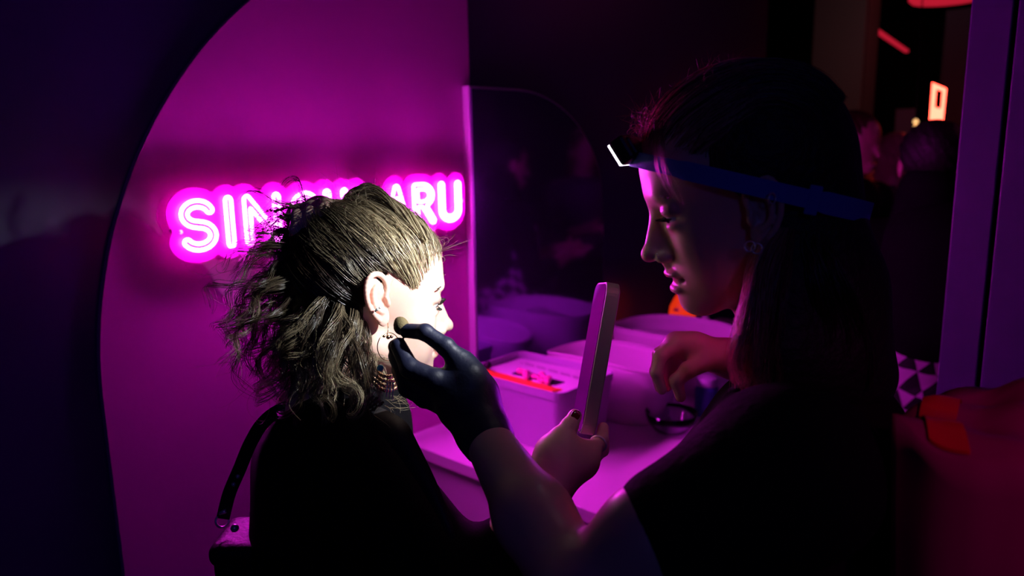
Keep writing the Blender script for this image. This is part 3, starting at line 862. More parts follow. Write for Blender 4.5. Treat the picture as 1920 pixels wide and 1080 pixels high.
# flyaways
S, cA = [], []
def stray(p, d, ln, cv, n=18):
    p = np.array(p, float); d = nrm(d); ax_ = nrm(rng.normal(0, 1, 3)); out = [p.copy()]
    for i in range(n):
        d = nrm(d + np.cross(ax_, d)*cv/n + rng.normal(0, .05, 3)); p = p + d*ln/n; out.append(p.copy())
    return out
for k in range(150):
    u = rng.uniform(0, len(fanr)-1); i = min(int(u), len(fanr)-2); g = fanr[i]*(1-(u-i))+fanr[i+1]*(u-i); j = rng.integers(3, 9)
    q = g[j] + CF*rng.uniform(-.01, .14); d = nrm(g[j]-g[j-1])+(-CR)*.6+rng.normal(0, .6, 3)
    S.append(stray(q, d, rng.uniform(.03, .085), rng.uniform(-6, 6)))
for k in range(90):
    i = rng.integers(70, 240); a = todir(hl[i]); t = rng.uniform(.1, .95); q = hsurf(slerp(a, Gd, t), .12+Glift*t*t)
    q = q @ Aw + Ow; S.append(stray(q, nrm(q-Ow)+rng.normal(0, .45, 3), rng.uniform(.02, .055), rng.uniform(-5, 5)))
for k in range(60):
    q = W(rng.uniform(610, 740), rng.uniform(365, 385), rng.uniform(.95, 1.05)); S.append(stray(q, UP+rng.normal(0, .6, 3)+CR*rng.uniform(-.8, .8), rng.uniform(.03, .06), rng.uniform(-7, 7)))
for k in range(26):
    q = W(rng.uniform(805, 830), rng.uniform(440, 520), rng.uniform(1.0, 1.06)); S.append(stray(q, CR+UP*rng.uniform(-.3, .8)+rng.normal(0, .3, 3), rng.uniform(.015, .04), rng.uniform(-7, 7)))
for k in range(24):
    q = W(rng.uniform(715, 740), rng.uniform(740, 765), rng.uniform(.93, .99)); S.append(stray(q, CR-UP*.25+rng.normal(0, .25, 3), rng.uniform(.02, .04), rng.uniform(-3, 3)))
strand_mesh('flyaway_hair', S, .00020, MID*1.3, BLOND*.8, M_hairw, cap)

# ------------------------------------------------------------------ headlamp beam
lampP = W(1157, 290, .80)
sp = bpy.data.lights.new('headlamp_beam', 'SPOT'); sp.energy = 15; sp.spot_size = math.radians(66); sp.spot_blend = 1.0; sp.shadow_soft_size = .006; sp.color = (.92, .95, 1)
so = bpy.data.objects.new('headlamp_beam', sp); COL.objects.link(so); tgt = W(735, 590, .97)
ld = nrm(tgt-lampP); so.location = tuple(lampP+ld*.012)
so.rotation_euler = Vector(ld).to_track_quat('-Z', 'Y').to_euler()

# ------------------------------------------------------------------ the make-up artist
yw = math.radians(3); fa = -CR*math.cos(yw)+CF*math.sin(yw)
Aa = frame(fa, math.radians(17)); ear_la = np.array([.000, .078, -.016])
Oa = W(1428, 395, .725) - ear_la @ Aa
artist = empty('person', (W(1500, 900, .82)[0], W(1500, 900, .82)[1], 0), 'person in black tee wearing a headlamp, one navy-gloved hand at the other face', 'person')
neck_a = W(1490, 730, .83)
ha = head_field(Aa, Oa, neck_a, mouth=.0048)
av, aq = head_mesh(ha, Aa, Oa, [(ear_la, 1, .2, .35), ((.0, -.078, -.016), -1, .2, .35)])
skin_parts = [(av, aq)]
# near arm, reaching to the client's cheek; its hand wears the glove
elb = W(1092, 1112, .67); wri = W(903, 806, .85)
af = Field()
af.cap(W(1310, 965, .655), W(1215, 1005, .655), .040, .040, k=.02)
af.cap(W(1215, 1005, .655), elb, .041, .037, k=.02)
af.cap(elb, W(1000, 968, .745), .038, .037, k=.02)
af.cap(W(1000, 968, .745), wri, .036, .0245, k=.02)
fv, fq = af.nets(.003); skin_parts.append((relax(fv, fq, 2), fq))
# far arm with the drooping hand
hf_ = Field()
hf_.cap(W(1520, 740, .93), W(1372, 672, .925), .032, .021, k=.01)
hf_.cap(W(1372, 670, .925), W(1300, 652, .93), .020, .017, k=.015)
hf_.cap(W(1372, 676, .935), W(1298, 662, .945), .019, .016, k=.015)
hf_.cap(W(1300, 650, .93), W(1266, 640, .935), .016, .011, k=.015)
for i, (pa, pb, pc, pd) in enumerate([
  ((1272, 644, .922), (1238, 668, .913), (1231, 700, .910), (1241, 731, .913)),
  ((1268, 642, .936), (1236, 664, .932), (1229, 696, .931), (1237, 728, .934)),
  ((1272, 648, .950), (1246, 672, .952), (1243, 702, .954), (1251, 726, .952)),
  ((1282, 658, .960), (1262, 680, .963), (1259, 702, .962), (1266, 720, .958))]):
    finger(hf_, [W(*pa), W(*pb), W(*pc), W(*pd)], .0088, .0060)
finger(hf_, [W(1330, 676, .915), W(1290, 694, .905), W(1268, 714, .903), W(1276, 744, .906)], .0115, .0066)
gv, gq = hf_.nets(.0016); skin_parts.append((relax(gv, gq, 1), gq))
bv, bq = merge(skin_parts)
cols = paint_skin(bv, Aa, Oa, (.74, .46, .36), (.5, .13, .13), (.78, .36, .28), (.3, .16, .14))
fast_mesh('body', bv, bq, M_skina, artist, cols)
for s in (-1, 1):
    c = Oa + np.array([.0715, s*.032, -.001]) @ Aa
    v, f = sphvf(c, .0120, 20, 14); e = mesh('eye', v, f, M_eye, artist)
    c2 = c + np.array([.0066, 0, -.0025]) @ Aa; v, f = sphvf(c2, .0062, 14, 10); mesh('iris', v, f, M_iris, e)
    L, Bq = [], []
    for u in np.linspace(-1, 1, 30):
        p0 = np.array([.0855-.006*u*u, s*(.032+.0125*u), -.0005-.0015*u*u]); d = np.array([.0085-.001*u*u, s*u*.004, -.001])
        L.append(np.array([p0, p0+d*.5+[0, 0, -.0016], p0+d+[0, 0, .0005]]) @ Aa + Oa)
    for u in np.linspace(0, 1, 60):
        p0 = np.array([.0925-.016*u**1.6, s*(.013+.036*u), .0175+.006*math.sin(u*2.4)-.003*u])+rng.normal(0, .0006, 3); d = np.array([-.001, s*.005, .0022])
        Bq.append(np.array([p0, p0+d*.5, p0+d]) @ Aa + Oa)
    strand_mesh('eyelashes', L, .00045, (.01, .006, .006), (.01, .006, .006), M_haira, artist)
    strand_mesh('eyebrow', Bq, .0005, (.05, .03, .02), (.06, .03, .02), M_haira, artist)
# glove
gf = Field()
gf.cap(W(917, 828, .835), wri, .0285, .0275, k=.01)
gf.cap(wri, W(882, 752, .87), .0265, .030, k=.02)
gf.cap(W(885, 740, .868), W(868, 714, .880), .028, .024, k=.02)
gf.cap(W(862, 758, .875), W(838, 738, .890), .027, .022, k=.02)
gf.cap(W(882, 704, .86), W(868, 684, .87), .018, .015, k=.012)
finger(gf, [W(872, 688, .868), W(836, 650, .868), W(797, 623, .872), W(762, 620, .885)], .0115, .0085)
finger(gf, [W(862, 730, .866), W(815, 712, .862), W(768, 690, .868), W(747, 648, .882)], .0145, .0095)
for (pa, pb, pc, pd) in [
  ((852, 728, .885), (800, 712, .892), (757, 690, .895), (742, 650, .895)),
  ((846, 744, .885), (796, 728, .892), (760, 706, .898), (742, 668, .90)),
  ((838, 756, .89), (796, 746, .898), (764, 728, .905), (748, 694, .905))]:
    finger(gf, [W(*pa), W(*pb), W(*pc), W(*pd)], .0125, .0092)
gv, gq = gf.nets(.0016); gl = fast_mesh('glove', relax(gv, gq, 1), gq, M_glove, artist)
ax_ = nrm(wri-W(917, 828, .835))
cu = W(918, 830, .834); n1 = nrm(np.cross(ax_, UP)); n2 = np.cross(ax_, n1)
tube('cuff', [cu+.0285*(math.cos(t)*n1+math.sin(t)*n2) for t in np.linspace(0, 2*math.pi, 32, endpoint=False)], .0016, M_glove, gl, 8, closed=True)
# make-up sponge pinched in the glove
spf = Field(); spf.ell(W(752, 611, .888), (.009, .008, .011), k=.003); spf.cap(W(752, 611, .888), W(747, 601, .892), .007, .003, k=.006)
sv, sq = spf.nets(.0015); o = fast_mesh('makeup_sponge', relax(sv, sq, 1), sq, mat('yellow_foam', (.16, .12, .05), .8, bump=(900, .3)))
tag(o, 'small yellowish makeup sponge pinched between navy-gloved fingertips', 'sponge')

# tee shirt
ts = Field()
nb = W(1500, 640, .86)
ts.cap(W(1510, 810, .86), W(1460, 1000, .86), .085, .125, k=.06)
ts.cap(W(1450, 1000, .86), W(1440, 1330, .92), .135, .15, k=.06)
ts.ell(W(1530, 890, .84), (.10, .10, .11), k=.06)
ts.cap(W(1450, 890, .67), W(1262, 985, .655), .066, .053, k=.04)
ts.ell(W(1490, 885, .70), (.080, .085, .078), k=.05)
ts.cap(W(1450, 850, 1.0), W(1520, 840, .93), .065, .05, k=.05)
ts.cap(W(1420, 800, .80), W(1440, 800, .90), .045, .05, k=.04)
tv, tq = ts.nets(.006)
fast_mesh('tee_shirt', relax(tv, tq, 2), tq, M_tee, artist)
tube('neckband', [W(*q) for q in resample([(1372, 735, .80), (1400, 720, .775), (1450, 700, .765), (1510, 690, .78), (1545, 690, .84)], 24)], .005, M_tee, artist)
hip = W(1440, 1330, .92); hipa = np.array([hip[0], hip[1], .86]); legs(artist, hipa, fa, np.cross(UP, fa), .86, M_trouser, M_leather)
# checked overshirt tied at the back of the waist
cf = Field(); cf.cap(W(1630, 800, .86), W(1615, 960, .88), .022, .045, k=.03); cf.cap(W(1615, 960, .88), W(1580, 1180, .90), .045, .07, k=.03)
cv, cq = cf.nets(.005); fast_mesh('checked_wrap', relax(cv, cq, 1), cq, M_check, artist)

# hair of the artist
hc = Field(Aa, Oa)
hc.ell((-.024, 0, .035), (.098, .083, .087), k=.02)
hc.ell((-.020, 0, .025), (.096, .082, .080), k=.02)
hc.ell((-.066, 0, -.03), (.048, .062, .075), k=.04)
hc.ell((.100, 0, -.045), (.060, .100, .088), k=.012, sub=True)
hc.ell((.060, .088, -.035), (.066, .045, .062), k=.01, sub=True)
hc.ell((.060, -.088, -.035), (.066, .045, .062), k=.01, sub=True)
LA = lambda *q: Aa @ (W(*q)-Oa)
hc.cap(LA(1498, 420, .80), LA(1548, 540, .80), .046, .052, k=.04)
hc.cap(LA(1548, 540, .80), LA(1596, 700, .81), .052, .046, k=.04)
hc.cap(LA(1490, 440, .79), LA(1515, 660, .79), .045, .06, k=.04)
hc.cap(LA(1470, 450, .755), LA(1462, 640, .76), .018, .034, k=.03)
hc.cap(LA(1430, 560, .78), LA(1440, 690, .78), .016, .032, k=.03)
cv, cq = largest(*hc.nets(.0035))
acap = fast_mesh('hair', relax(cv, cq, 2), cq, M_haircap, artist)
S, cA, rd = [], [], []
DK, DK_LIT = np.array([.016, .009, .009]), np.array([.10, .035, .03])  # second tone: the dark hair brightened as if lit by the sign
def hs(p, n=26): return resample([np.array(q) @ Aa + Oa for q in p], n)
# combed hair over the skull
for k in range(260):
    a = rng.uniform(-1.2, 1.2); b0 = rng.uniform(0, .3)
    pts = []
    for t in np.linspace(0, 1, 8):
        th = -.25 + 3.1*(b0+(1-b0)*t); y_ = math.sin(a)*(.6+.4*math.sin(th)); 
        d = np.array([math.cos(th)*math.cos(a*.9), math.sin(a), max(math.sin(th), -.3)*math.cos(a*.8)]); d = nrm(d)
        pts.append(np.array([-.024, 0, .035])+np.array([.101, .086, .087])*d*(1+rng.normal(0, .006)))
    g = hs(pts, 22)
    for s in curl(g, 22, 8, .004, .001, 1.5, jit=.6): S.append(s); cA.append((DK_LIT*1.6 if b0 < .12 else DK)*rng.uniform(.6, 1.8)); rd.append(.0004)  # strands starting at the front take the lit tone
# strands over the temple in front of the band
for k in range(7):
    g = [W(1225+k*3.2+rng.uniform(-3, 3), 225, .765-.003*k), W(1230+k*2.6, 270, .738-.002*k), W(1233+k*3.2, 318, .730), W(1250+k*3.5+rng.uniform(-6, 6), 362, .725), W(1276+k*2+rng.uniform(-6, 6), 392, .722)]
    for s in curl(resample(g, 10), 18, 5, .0022, .0012, 1.2): S.append(s[:rng.integers(11, 18)]); cA.append(DK_LIT*2.5); rd.append(.00018)
sa_c, sa_r = np.array([-.014, 0, .036]), np.array([.100, .079, .085])
for k in range(170):
    a = rng.uniform(-1.15, 1.15); b_ = np.array([.086-.036*a*a, .060*a, .066-.010*a*a]); e_ = np.array([-.075+rng.uniform(-.02, .02), .055*a, .10])
    d0, d1_ = nrm((b_-sa_c)/sa_r), nrm((e_-sa_c)/sa_r); lf = rng.uniform(.005, .05); g = []
    for t in np.linspace(0, 1, 9): d_ = slerp(d0, d1_, t); g.append((sa_c+sa_r*d_*(1.03+lf*math.sin(math.pi*min(t*1.15, 1))**.8)) @ Aa + Oa)
    cc = DK_LIT*rng.uniform(2.5, 8) if rng.uniform() < .8 else DK*1.5  # front locks brightened, sign light put into their colour
    for s in curl(resample(g, 12), 20, 10, .0045, .0016, 1.8, jit=.5): S.append(s); cA.append(cc*rng.uniform(.7, 1.3)); rd.append(rng.choice([.00018, .0004]))
# wisps framing the jaw
for k in range(64):
    u = rng.uniform(0, 1); dd = rng.uniform(-.012, .03)
    g = [W(1448+40*u, 430, .735+dd), W(1412+60*u, 500, .725+dd), W(1392+70*u, 580, .72+dd), W(1378+78*u+rng.uniform(-8, 8), 660, .725+dd), W(1382+75*u+rng.uniform(-12, 12), 700+rng.uniform(-20, 30), .74+dd)]
    for s in curl(resample(g, 12), 26, 22, .0045, .0035, rng.uniform(1, 2.0), jit=.3): S.append(s); cA.append(np.minimum(DK_LIT*rng.uniform(3., 12.0)*(1.2-u), .8)); rd.append(.00035)  # colour brightens toward the jaw edge, standing in for neon light
for k in range(60):
    u = rng.uniform(0, 1); dd = rng.uniform(-.02, .05)
    g = [W(1490+45*u, 420, .75+dd), W(1510+65*u, 520, .74+dd), W(1530+95*u, 620, .75+dd), W(1540+100*u, 700+rng.uniform(-20, 40), .76+dd)]
    for s in curl(resample(g, 12), 22, 20, .006, .004, 1.6): S.append(s); cA.append(DK*rng.uniform(.7, 1.6)); rd.append(.0005)
strand_mesh('loose_hair', S, rd, cA, [c*1.2 for c in cA], M_haira, acap)
S = []
for k in range(420):
    a = rng.uniform(-1.0, 1.0); th = rng.uniform(.15, 1.6)**1.0
    d = nrm([math.cos(th)*math.cos(a), math.sin(a)*.9, math.sin(th)]); p = (np.array([-.024, 0, .035])+np.array([.102, .086, .088])*d) @ Aa + Oa
    S.append(stray(p, (d+rng.normal(0, .5, 3)) @ Aa, rng.uniform(.008, .03), rng.uniform(-6, 6), 9))
for k in range(260):
    p = W(rng.uniform(1195, 1250), rng.uniform(215, 255), rng.uniform(.76, .84)); S.append(stray(p, (-CR*.3+UP+rng.normal(0, .6, 3)), rng.uniform(.01, .035), rng.uniform(-7, 7), 9))
strand_mesh('flyaway_hair', S, .00022, DK_LIT*3, DK_LIT*4, M_haira, acap)  # flyaways carry the lit tone, raised further for the neon rim

# jewellery of the artist
lob = W(1420, 438, .715)
for (x, y, d) in ((1406, 462, .712), (1419, 466, .712)): ring('earring', W(x, y, d), nrm(C-lob), .0048, .0009, M_metal, artist)
ring('earring', W(1448, 372, .705), nrm(C-lob)+CR, .005, .0009, M_metal, artist)
v, f = joinvf([sphvf(Oa+np.array([.1005, .0145, -.040+.002*i]) @ Aa, .0011, 8, 6) for i in (-1, 0, 1)]); mesh('nose_stud', v, f, M_metal, artist)
v, f = sphvf(W(1381, 632, .715), .0035); mesh('earring', v, f, M_metal, artist)
for (x, y, d, fx, fy) in ((1128, 833, .93, 1, 0),): pass
fr = W(1122, 832, .918); ring('finger_ring', fr, nrm(W(1129, 824, .93)-W(1112, 842, .905)), .0100, .0014, M_metal, client)

# headlamp
lampO = empty('headlamp', W(1185, 285, .79), 'lit headlamp on a blue elastic strap around the dark-haired head', 'headlamp')
v = []; nb_ = 72
for i in range(nb_):
    t = 2*math.pi*i/nb_; x = -.012+.1075*math.cos(t); y = .0895*math.sin(t); z = .008+.60*x
    nx_, ny_ = math.cos(t)/.1075, math.sin(t)/.0895; nn = nrm([nx_, ny_, 0])
    w_ = .0088 if x < .06 else .0075
    if x < -.052 and y > 0: w_ = .0105
    b = np.array([x, y, z]); upv = nrm([-.48, 0, .88])
    for dx, dw in ((0, -1), (.0018, -1), (.0018, 1), (0, 1)): v.append((b+nn*dx+upv*w_*dw) @ Aa + Oa)
f = [(i*4+k, i*4+(k+1) % 4, ((i+1) % nb_)*4+(k+1) % 4, ((i+1) % nb_)*4+k) for i in range(nb_) for k in range(4)]
mesh('strap', v, f, M_strap, lampO, smooth=False)
def loc(p): return np.array(p) @ Aa + Oa
xb = -.046; yb = .0895*math.sqrt(1-((xb+.012)/.1075)**2)
obox('buckle', loc((xb, yb+.001, .008+.60*xb)), [(np.array([1, -.25, .5])) @ Aa, np.array([.2, 1, 0]) @ Aa, np.array([-.48, 0, .88]) @ Aa], (.006, .0035, .014), M_strap, lampO, .0015)
lc = W(1178, 281, .795); d1 = nrm(ld); a1 = nrm(np.cross(d1, UP)); a2 = np.cross(a1, d1)
# housing, hinged forward and tilted down
obox('bracket', (loc((.094, 0, .072))+lc)/2, [d1, a1, a2], (.012, .020, .011), M_lamp, lampO, .003)
obox('lamp_housing', lc, [d1, a1, a2], (.009, .024, .0145), M_lamp, lampO, .004)
obox('lens', lc+d1*.0095, [d1, a1, a2], (.0015, .021, .0125), M_lens, lampO, .001)
so.location = tuple(lc+d1*.0125)
s2 = bpy.data.lights.new('headlamp_spill', 'SPOT'); s2.energy = .10; s2.spot_size = math.radians(150); s2.spot_blend = 1; s2.shadow_soft_size = .01; s2.color = (1, .97, .9)
s2o = bpy.data.objects.new('headlamp_spill', s2); COL.objects.link(s2o); s2o.location = so.location; s2o.rotation_euler = Vector(nrm(ld-UP*.45)).to_track_quat('-Z', 'Y').to_euler()

# ------------------------------------------------------------------ things on the counter
def rrect(cx, cy, hx, hy, r, n=8):
    out = []
    for sx, sy, a0 in ((1, 1, 0), (-1, 1, 90), (-1, -1, 180), (1, -1, 270)):
        for a in np.linspace(a0, a0+90, n): out.append((cx+sx*(hx-r)+r*math.cos(math.radians(a)), cy+sy*(hy-r)+r*math.sin(math.radians(a))))
    return out
def tub(name, outlines, th, m, parent):
    """outlines: [(z list per point, xy list)] rings going up the outside; wall thickness th"""
    n = len(outlines[0][1]); v = []
    rings = outlines + [(z, [(x-(x-np.mean([p[0] for p in xy]))*th/.12, y-(y-np.mean([p[1] for p in xy]))*th/.12) for x, y in xy]) for z, xy in reversed(outlines)]
    for k, (z, xy) in enumerate(rings):
        for i, (x, y) in enumerate(xy): v.append((x, y, (z[i] if hasattr(z, '__len__') else z)+(th if k == len(rings)-1 else 0)))
    f = []
    for k in range(len(rings)-1):
        for i in range(n): j = (i+1) % n; f.append((k*n+i, k*n+j, (k+1)*n+j, (k+1)*n+i))
    f.append(tuple(range(n-1, -1, -1))); f.append(tuple((len(rings)-1)*n+i for i in range(n)))
    return mesh(name, v, f, m, parent, smooth=True)
def flat(o, ang=.6):
    o.data.polygons.foreach_set('use_smooth', [False]*len(o.data.polygons)); return o
BX, BY, BH = (.08, .40), (1.315, 1.545), .162
bc = ((BX[0]+BX[1])/2, (BY[0]+BY[1])/2)
bin1 = empty('storage_bin', (bc[0], bc[1], CZ), 'white straight-sided storage bin nearest the counter edge, filled with paper and foil', 'bin', 'storage bins on the counter')
rg = [(CZ, rrect(*bc, .145, .100, .02)), (CZ+BH-.02, rrect(*bc, .158, .113, .024)), (CZ+BH-.02, rrect(*bc, .161, .116, .026)), (CZ+BH, rrect(*bc, .162, .117, .026))]
tub('tub', rg, .003, M_bin, bin1)
flat(bpy.context.scene.objects['tub'])
o = obox('paper_sheet', (bc[0], bc[1], CZ+.149), [(1, .02, .02), (0, 1, -.02), (0, .02, 1)], (.146, .100, .0012), M_paper); tag(o, 'white printed sheet lying inside the nearest storage bin', 'paper')
pz = CZ+.151
parts = [boxvf((bc[0]-.10+i*.0085, bc[1]+.052-k*.008-.0006*i, pz+.0014), (bc[0]-.10+i*.0085+.006, bc[1]+.0545-k*.008-.0006*i, pz+.0018)) for k in range(2) for i in range(25) if (i*7+k*3) % 5]
v, f = joinvf(parts); mesh('lettering', v, f, mat('grey_ink', (.18, .13, .2), .6), o, smooth=False)
o = obox('sachet', (bc[0]+.005, bc[1]-.086, CZ+.156), [(1, -.02, .0), (0.02, 1, -.12), (0, .12, 1)], (.125, .020, .003), mat('glowing_orange_foil', (1, .16, .03), .3, emit=(1, .06, .01), es=.06), bw=.002); tag(o, 'long orange sachet along the near side of the bin', 'sachet')  # foil given a faint glow of its own though it is no lamp
pp = Field()
for i in range(7): pp.cap((bc[0]-.035+i*.016, bc[1]-.035+.014*math.sin(i*2.1), CZ+.158+.003*math.cos(i*3)), (bc[0]-.018+i*.016, bc[1]-.048+.018*math.cos(i*1.7), CZ+.160), .009, .006, k=.006)
v, q = pp.nets(.002); o = fast_mesh('foil_wrapper', v, q, M_pinkprint); tag(o, 'crumpled shiny pink foil wrapper in the nearest bin', 'wrapper')
o = obox('black_card', (bc[0]+.02, bc[1]-.028, CZ+.153), [(1, -.06, 0), (.06, 1, 0), (0, 0, 1)], (.075, .018, .001), M_lamp, bw=.0005); tag(o, 'small black card under the pink foil wrapper', 'card')
v, f = sphvf((bc[0]-.130, bc[1]-.055, CZ+.163), .0115, 16, 10); o = mesh('black_ball', v, f, M_lamp); tag(o, 'small black ball in the left corner of the nearest bin', 'ball')

def basket(cx, cy, rx, ry, h, dip, label, th=.005, ridge=True):
    b = empty('storage_basket', (cx, cy, CZ), label, 'basket', 'pale oval baskets on the counter')
    n = 72; rings = []
    def ringp(sx, k=2.6):
        out = []
        for i in range(n):
            a = 2*math.pi*i/n; c, s_ = math.cos(a), math.sin(a); out.append((cx+sx*rx*math.copysign(abs(c)**(2/k), c), cy+sx*ry*math.copysign(abs(s_)**(2/k), s_)))
        return out
    top = [h + dip*math.cos(2*(2*math.pi*i/n)) for i in range(n)]
    m = 14
    for j in range(m+1):
        t = j/m; w_ = .0012*math.sin(j*math.pi) if ridge else 0
        rings.append(([CZ + t*z for z in top], ringp(.86+.14*t**.7 + (.006 if (ridge and j % 2) else 0))))
    tub('basket_wall', rings, th, M_basket, b)
    rp = ringp(.985); 
    tube('rim', [(x, y, CZ+z+.001) for (x, y), z in zip(rp, top)], .0042, M_basket, b, 8, closed=True)
    return b
basket(.285, 1.685, .195, .105, .150, -.012, 'pale oval basket directly behind the white straight-sided bin')
basket(.300, 2.020, .205, .135, .165, -.006, 'pale oval basket farthest back, behind the held vanity mirror')
# contents of the far basket
o = obox('tissue_pack', (.25, 2.0, CZ+.128), [(1, .2, .05), (-.2, 1, 0), (0, 0, 1)], (.10, .05, .02), M_paper, bw=.008); tag(o, 'white folded tissue pack lying in the far basket', 'tissue pack')
v_, q_ = Field().ell((.20, 2.0, CZ+.05), (.09, .07, .05), k=.02).ell((.36, 2.04, CZ+.06), (.07, .06, .055), k=.03).nets(.004)
o = fast_mesh('cotton_pad_heap', v_, q_, M_paper); tag(o, 'white heap of cotton pads at the bottom of the far basket', 'cotton pads', kind='stuff')

# bottles behind the far basket
pb = onY(1279, 600, 2.36); 
ob = empty('bottle', (pb[0], 2.36, CZ), 'bright orange plastic bottle behind the baskets under the chin', 'bottle')
bz = onY(1283, 549, 2.36)[2]-CZ
lathe('bottle_body', [(.040, 0), (.046, .01), (.047, bz-.07), (.044, bz-.05), (.030, bz-.02), (.018, bz-.004), (.012, bz)], (pb[0], 2.36, CZ), M_orange, ob)
v, f = sphvf((pb[0]+.0, 2.36-.043, CZ+bz-.055), (.012, .005, .007), 14, 10); mesh('pink_label', v, f, mat('pink_label', (1, .1, .25), .4), ob)
pb = onY(1322, 610, 2.30); bz = onY(1322, 592, 2.30)[2]-CZ
wb = empty('bottle', (pb[0], 2.30, CZ), 'slim white spray bottle right of the orange bottle', 'bottle')
lathe('bottle_body', [(.026, 0), (.028, .008), (.028, bz-.075), (.022, bz-.06), (.012, bz-.052)], (pb[0], 2.30, CZ), M_white, wb)
lathe('spray_cap', [(.0175, bz-.055), (.0175, bz-.034), (.0115, bz-.030), (.0115, bz), (.006, bz+.001)], (pb[0], 2.30, CZ), M_white, wb)
gb = onZ(1258, 810, CZ)
lathe('glass_bowl', [(.030, .001), (.044, .008), (.060, .030), (.067, .055), (.0645, .055), (.057, .032), (.042, .012), (.028, .006)], (gb[0], gb[1], CZ), M_clear)
tag(bpy.context.scene.objects['glass_bowl'], 'small clear glass bowl on the counter below the bare hand', 'bowl')
cpz = CZ+.001
jar = empty('jar', (.52, 1.80, CZ), 'blue-tinted small jar on the counter behind the drooping hand', 'jar')
lathe('jar_body', [(.028, 0), (.032, .006), (.032, .075), (.026, .085)], (.52, 1.80, CZ), mat('blue_plastic', (.05, .06, .3), .3), jar)
lathe('lid', [(.027, .085), (.028, .087), (.028, .105), (.025, .107)], (.52, 1.80, CZ), M_bin, jar)

# ------------------------------------------------------------------ vanity mirror in the client's hand
la = nrm(W(1151, 535, .95)-W(1103, 812, .945)); be = math.radians(3.5)
n_ = -CR*math.cos(be)-CF*math.sin(be); n_ = nrm(n_ - la*(n_ @ la)); wa = nrm(np.cross(la, n_))
if wa @ CF < 0: wa = -wa
vc = W(1128, 674, .930) + wa*.044
vm = empty('vanity_mirror', vc, 'slim sage rectangular hand mirror held upright between the two people', 'mirror')
def slab(hx, hy, r, off_, th):
    return [vc + la*y + wa*x + n_*off_ for x, y in rrect(0, 0, hx, hy, r, 8)]
prism('frame', slab(.044, .096, .017, -.0085, 0), n_*.017, M_hmirror, vm, .0015)
prism('mirror_glass', slab(.0415, .0935, .015, .0086, 0), n_*.0006, M_glass, vm)
prism('back_panel', slab(.040, .092, .014, -.0095, 0), n_*.0008, M_bin, vm)

# ------------------------------------------------------------------ shoulder bag of the client
hb = empty('handbag', W(455, 1075, 1.03), 'black leather shoulder bag hanging behind the black jacket', 'handbag')
hf2 = Field(np.array([CR, CF, UP]), (0, 0, 0))
hc_ = W(510, 1102, 1.03)
hf2.rbox(hf2.A @ (hc_), (.064, .045, .078), .022, k=.01)
v, q = hf2.nets(.003); v = relax(v, q, 1)
v[:, 2] += .004*np.sin(v @ CR*90)*(v[:, 2] > hc_[2]+.05)
fast_mesh('bag_body', v, q, M_leather, hb)
flp = Field(np.array([CR, CF, UP]), (0, 0, 0)); flp.rbox(flp.A @ (hc_+UP*.070), (.066, .047, .016), .014, k=.01); v, q = flp.nets(.003); fast_mesh('flap', relax(v, q, 1), q, M_leather, hb)
def ribbon(name, pts, w_, th, nrm_, m, parent, n=30):
    p = resample(pts, n); T = np.gradient(p, axis=0); v = []
    for a, t in zip(p, T):
        sd = nrm(np.cross(t, nrm_)); nn = nrm(np.cross(sd, t))
        v += [a-sd*w_-nn*th, a+sd*w_-nn*th, a+sd*w_+nn*th, a-sd*w_+nn*th]
    f = [(i*4+k, i*4+(k+1) % 4, i*4+4+(k+1) % 4, i*4+4+k) for i in range(n-1) for k in range(4)] + [(3, 2, 1, 0), tuple((n-1)*4+k for k in range(4))]
    return mesh(name, v, f, m, parent, smooth=False)
ribbon('strap', [W(418, 972, 1.0), W(430, 925, .995), W(449, 880, .985), W(470, 830, .975), W(496, 790, .97), W(535, 765, .97), W(600, 750, 1.0)], .0085, .0016, C-W(450, 880, .98), M_leather, hb)
ring('strap_ring', W(417, 976, 1.0), nrm(C-W(417, 976, 1.0))+CR*.4, .0085, .0016, M_metal, hb)
v, f = tubevf([W(412, 962, .998), W(424, 958, .996)], .003); mesh('buckle', v, f, M_metal, hb)
for q_ in ((438, 908, .988), (446, 893, .986)): v, f = sphvf(W(*q_), .003); mesh('stud', v, f, M_metal, hb)
v, f = sphvf(W(440, 990, .985), .0055); mesh('stud', v, f, M_metal, hb)

# ------------------------------------------------------------------ red bag at the right edge
tcx = W(2030, 900, .60)
tb = empty('bar_table', (tcx[0], tcx[1], 0), 'small round black bar table carrying the red bag', 'table')
lathe('tabletop', [(.125, 1.03), (.135, 1.035), (.135, 1.055), (.125, 1.06)], (tcx[0], tcx[1], 0), M_lamp, tb)
lathe('pole', [(.025, .02), (.025, 1.03)], (tcx[0], tcx[1], 0), M_lamp, tb)
lathe('foot', [(.16, 0), (.16, .008), (.04, .02)], (tcx[0], tcx[1], 0), M_lamp, tb)
rows = [
 [(1672, 812, .70), (1735, 765, .70), (1800, 735, .70), (1870, 720, .70), (1960, 700, .70), (2060, 690, .70)],
 [(1668, 800, .66), (1720, 785, .64), (1780, 775, .62), (1850, 790, .61), (1950, 800, .60), (2050, 800, .60)],
 [(1672, 800, .62), (1745, 820, .58), (1815, 850, .56), (1880, 880, .55), (1960, 900, .54), (2050, 900, .54)],
]
top = [[W(*q) for q in resample(r, 40)] for r in rows]
grid = []
for t in np.linspace(0, 1, 14):
    if t < .5: a, b, u = top[0], top[1], t*2
    else: a, b, u = top[1], top[2], t*2-1
    grid.append(np.array(a)*(1-u)+np.array(b)*u)
g0 = grid[-1]
for t in np.linspace(.08, 1, 12):
    r = g0.copy(); r[:, 2] = g0[:, 2]*(1-t)+1.062*t
    r[:, :2] += ((np.array([tcx[0], tcx[1]])-g0[:, :2])*.12*math.sin(t*math.pi*.5)); grid.append(r)
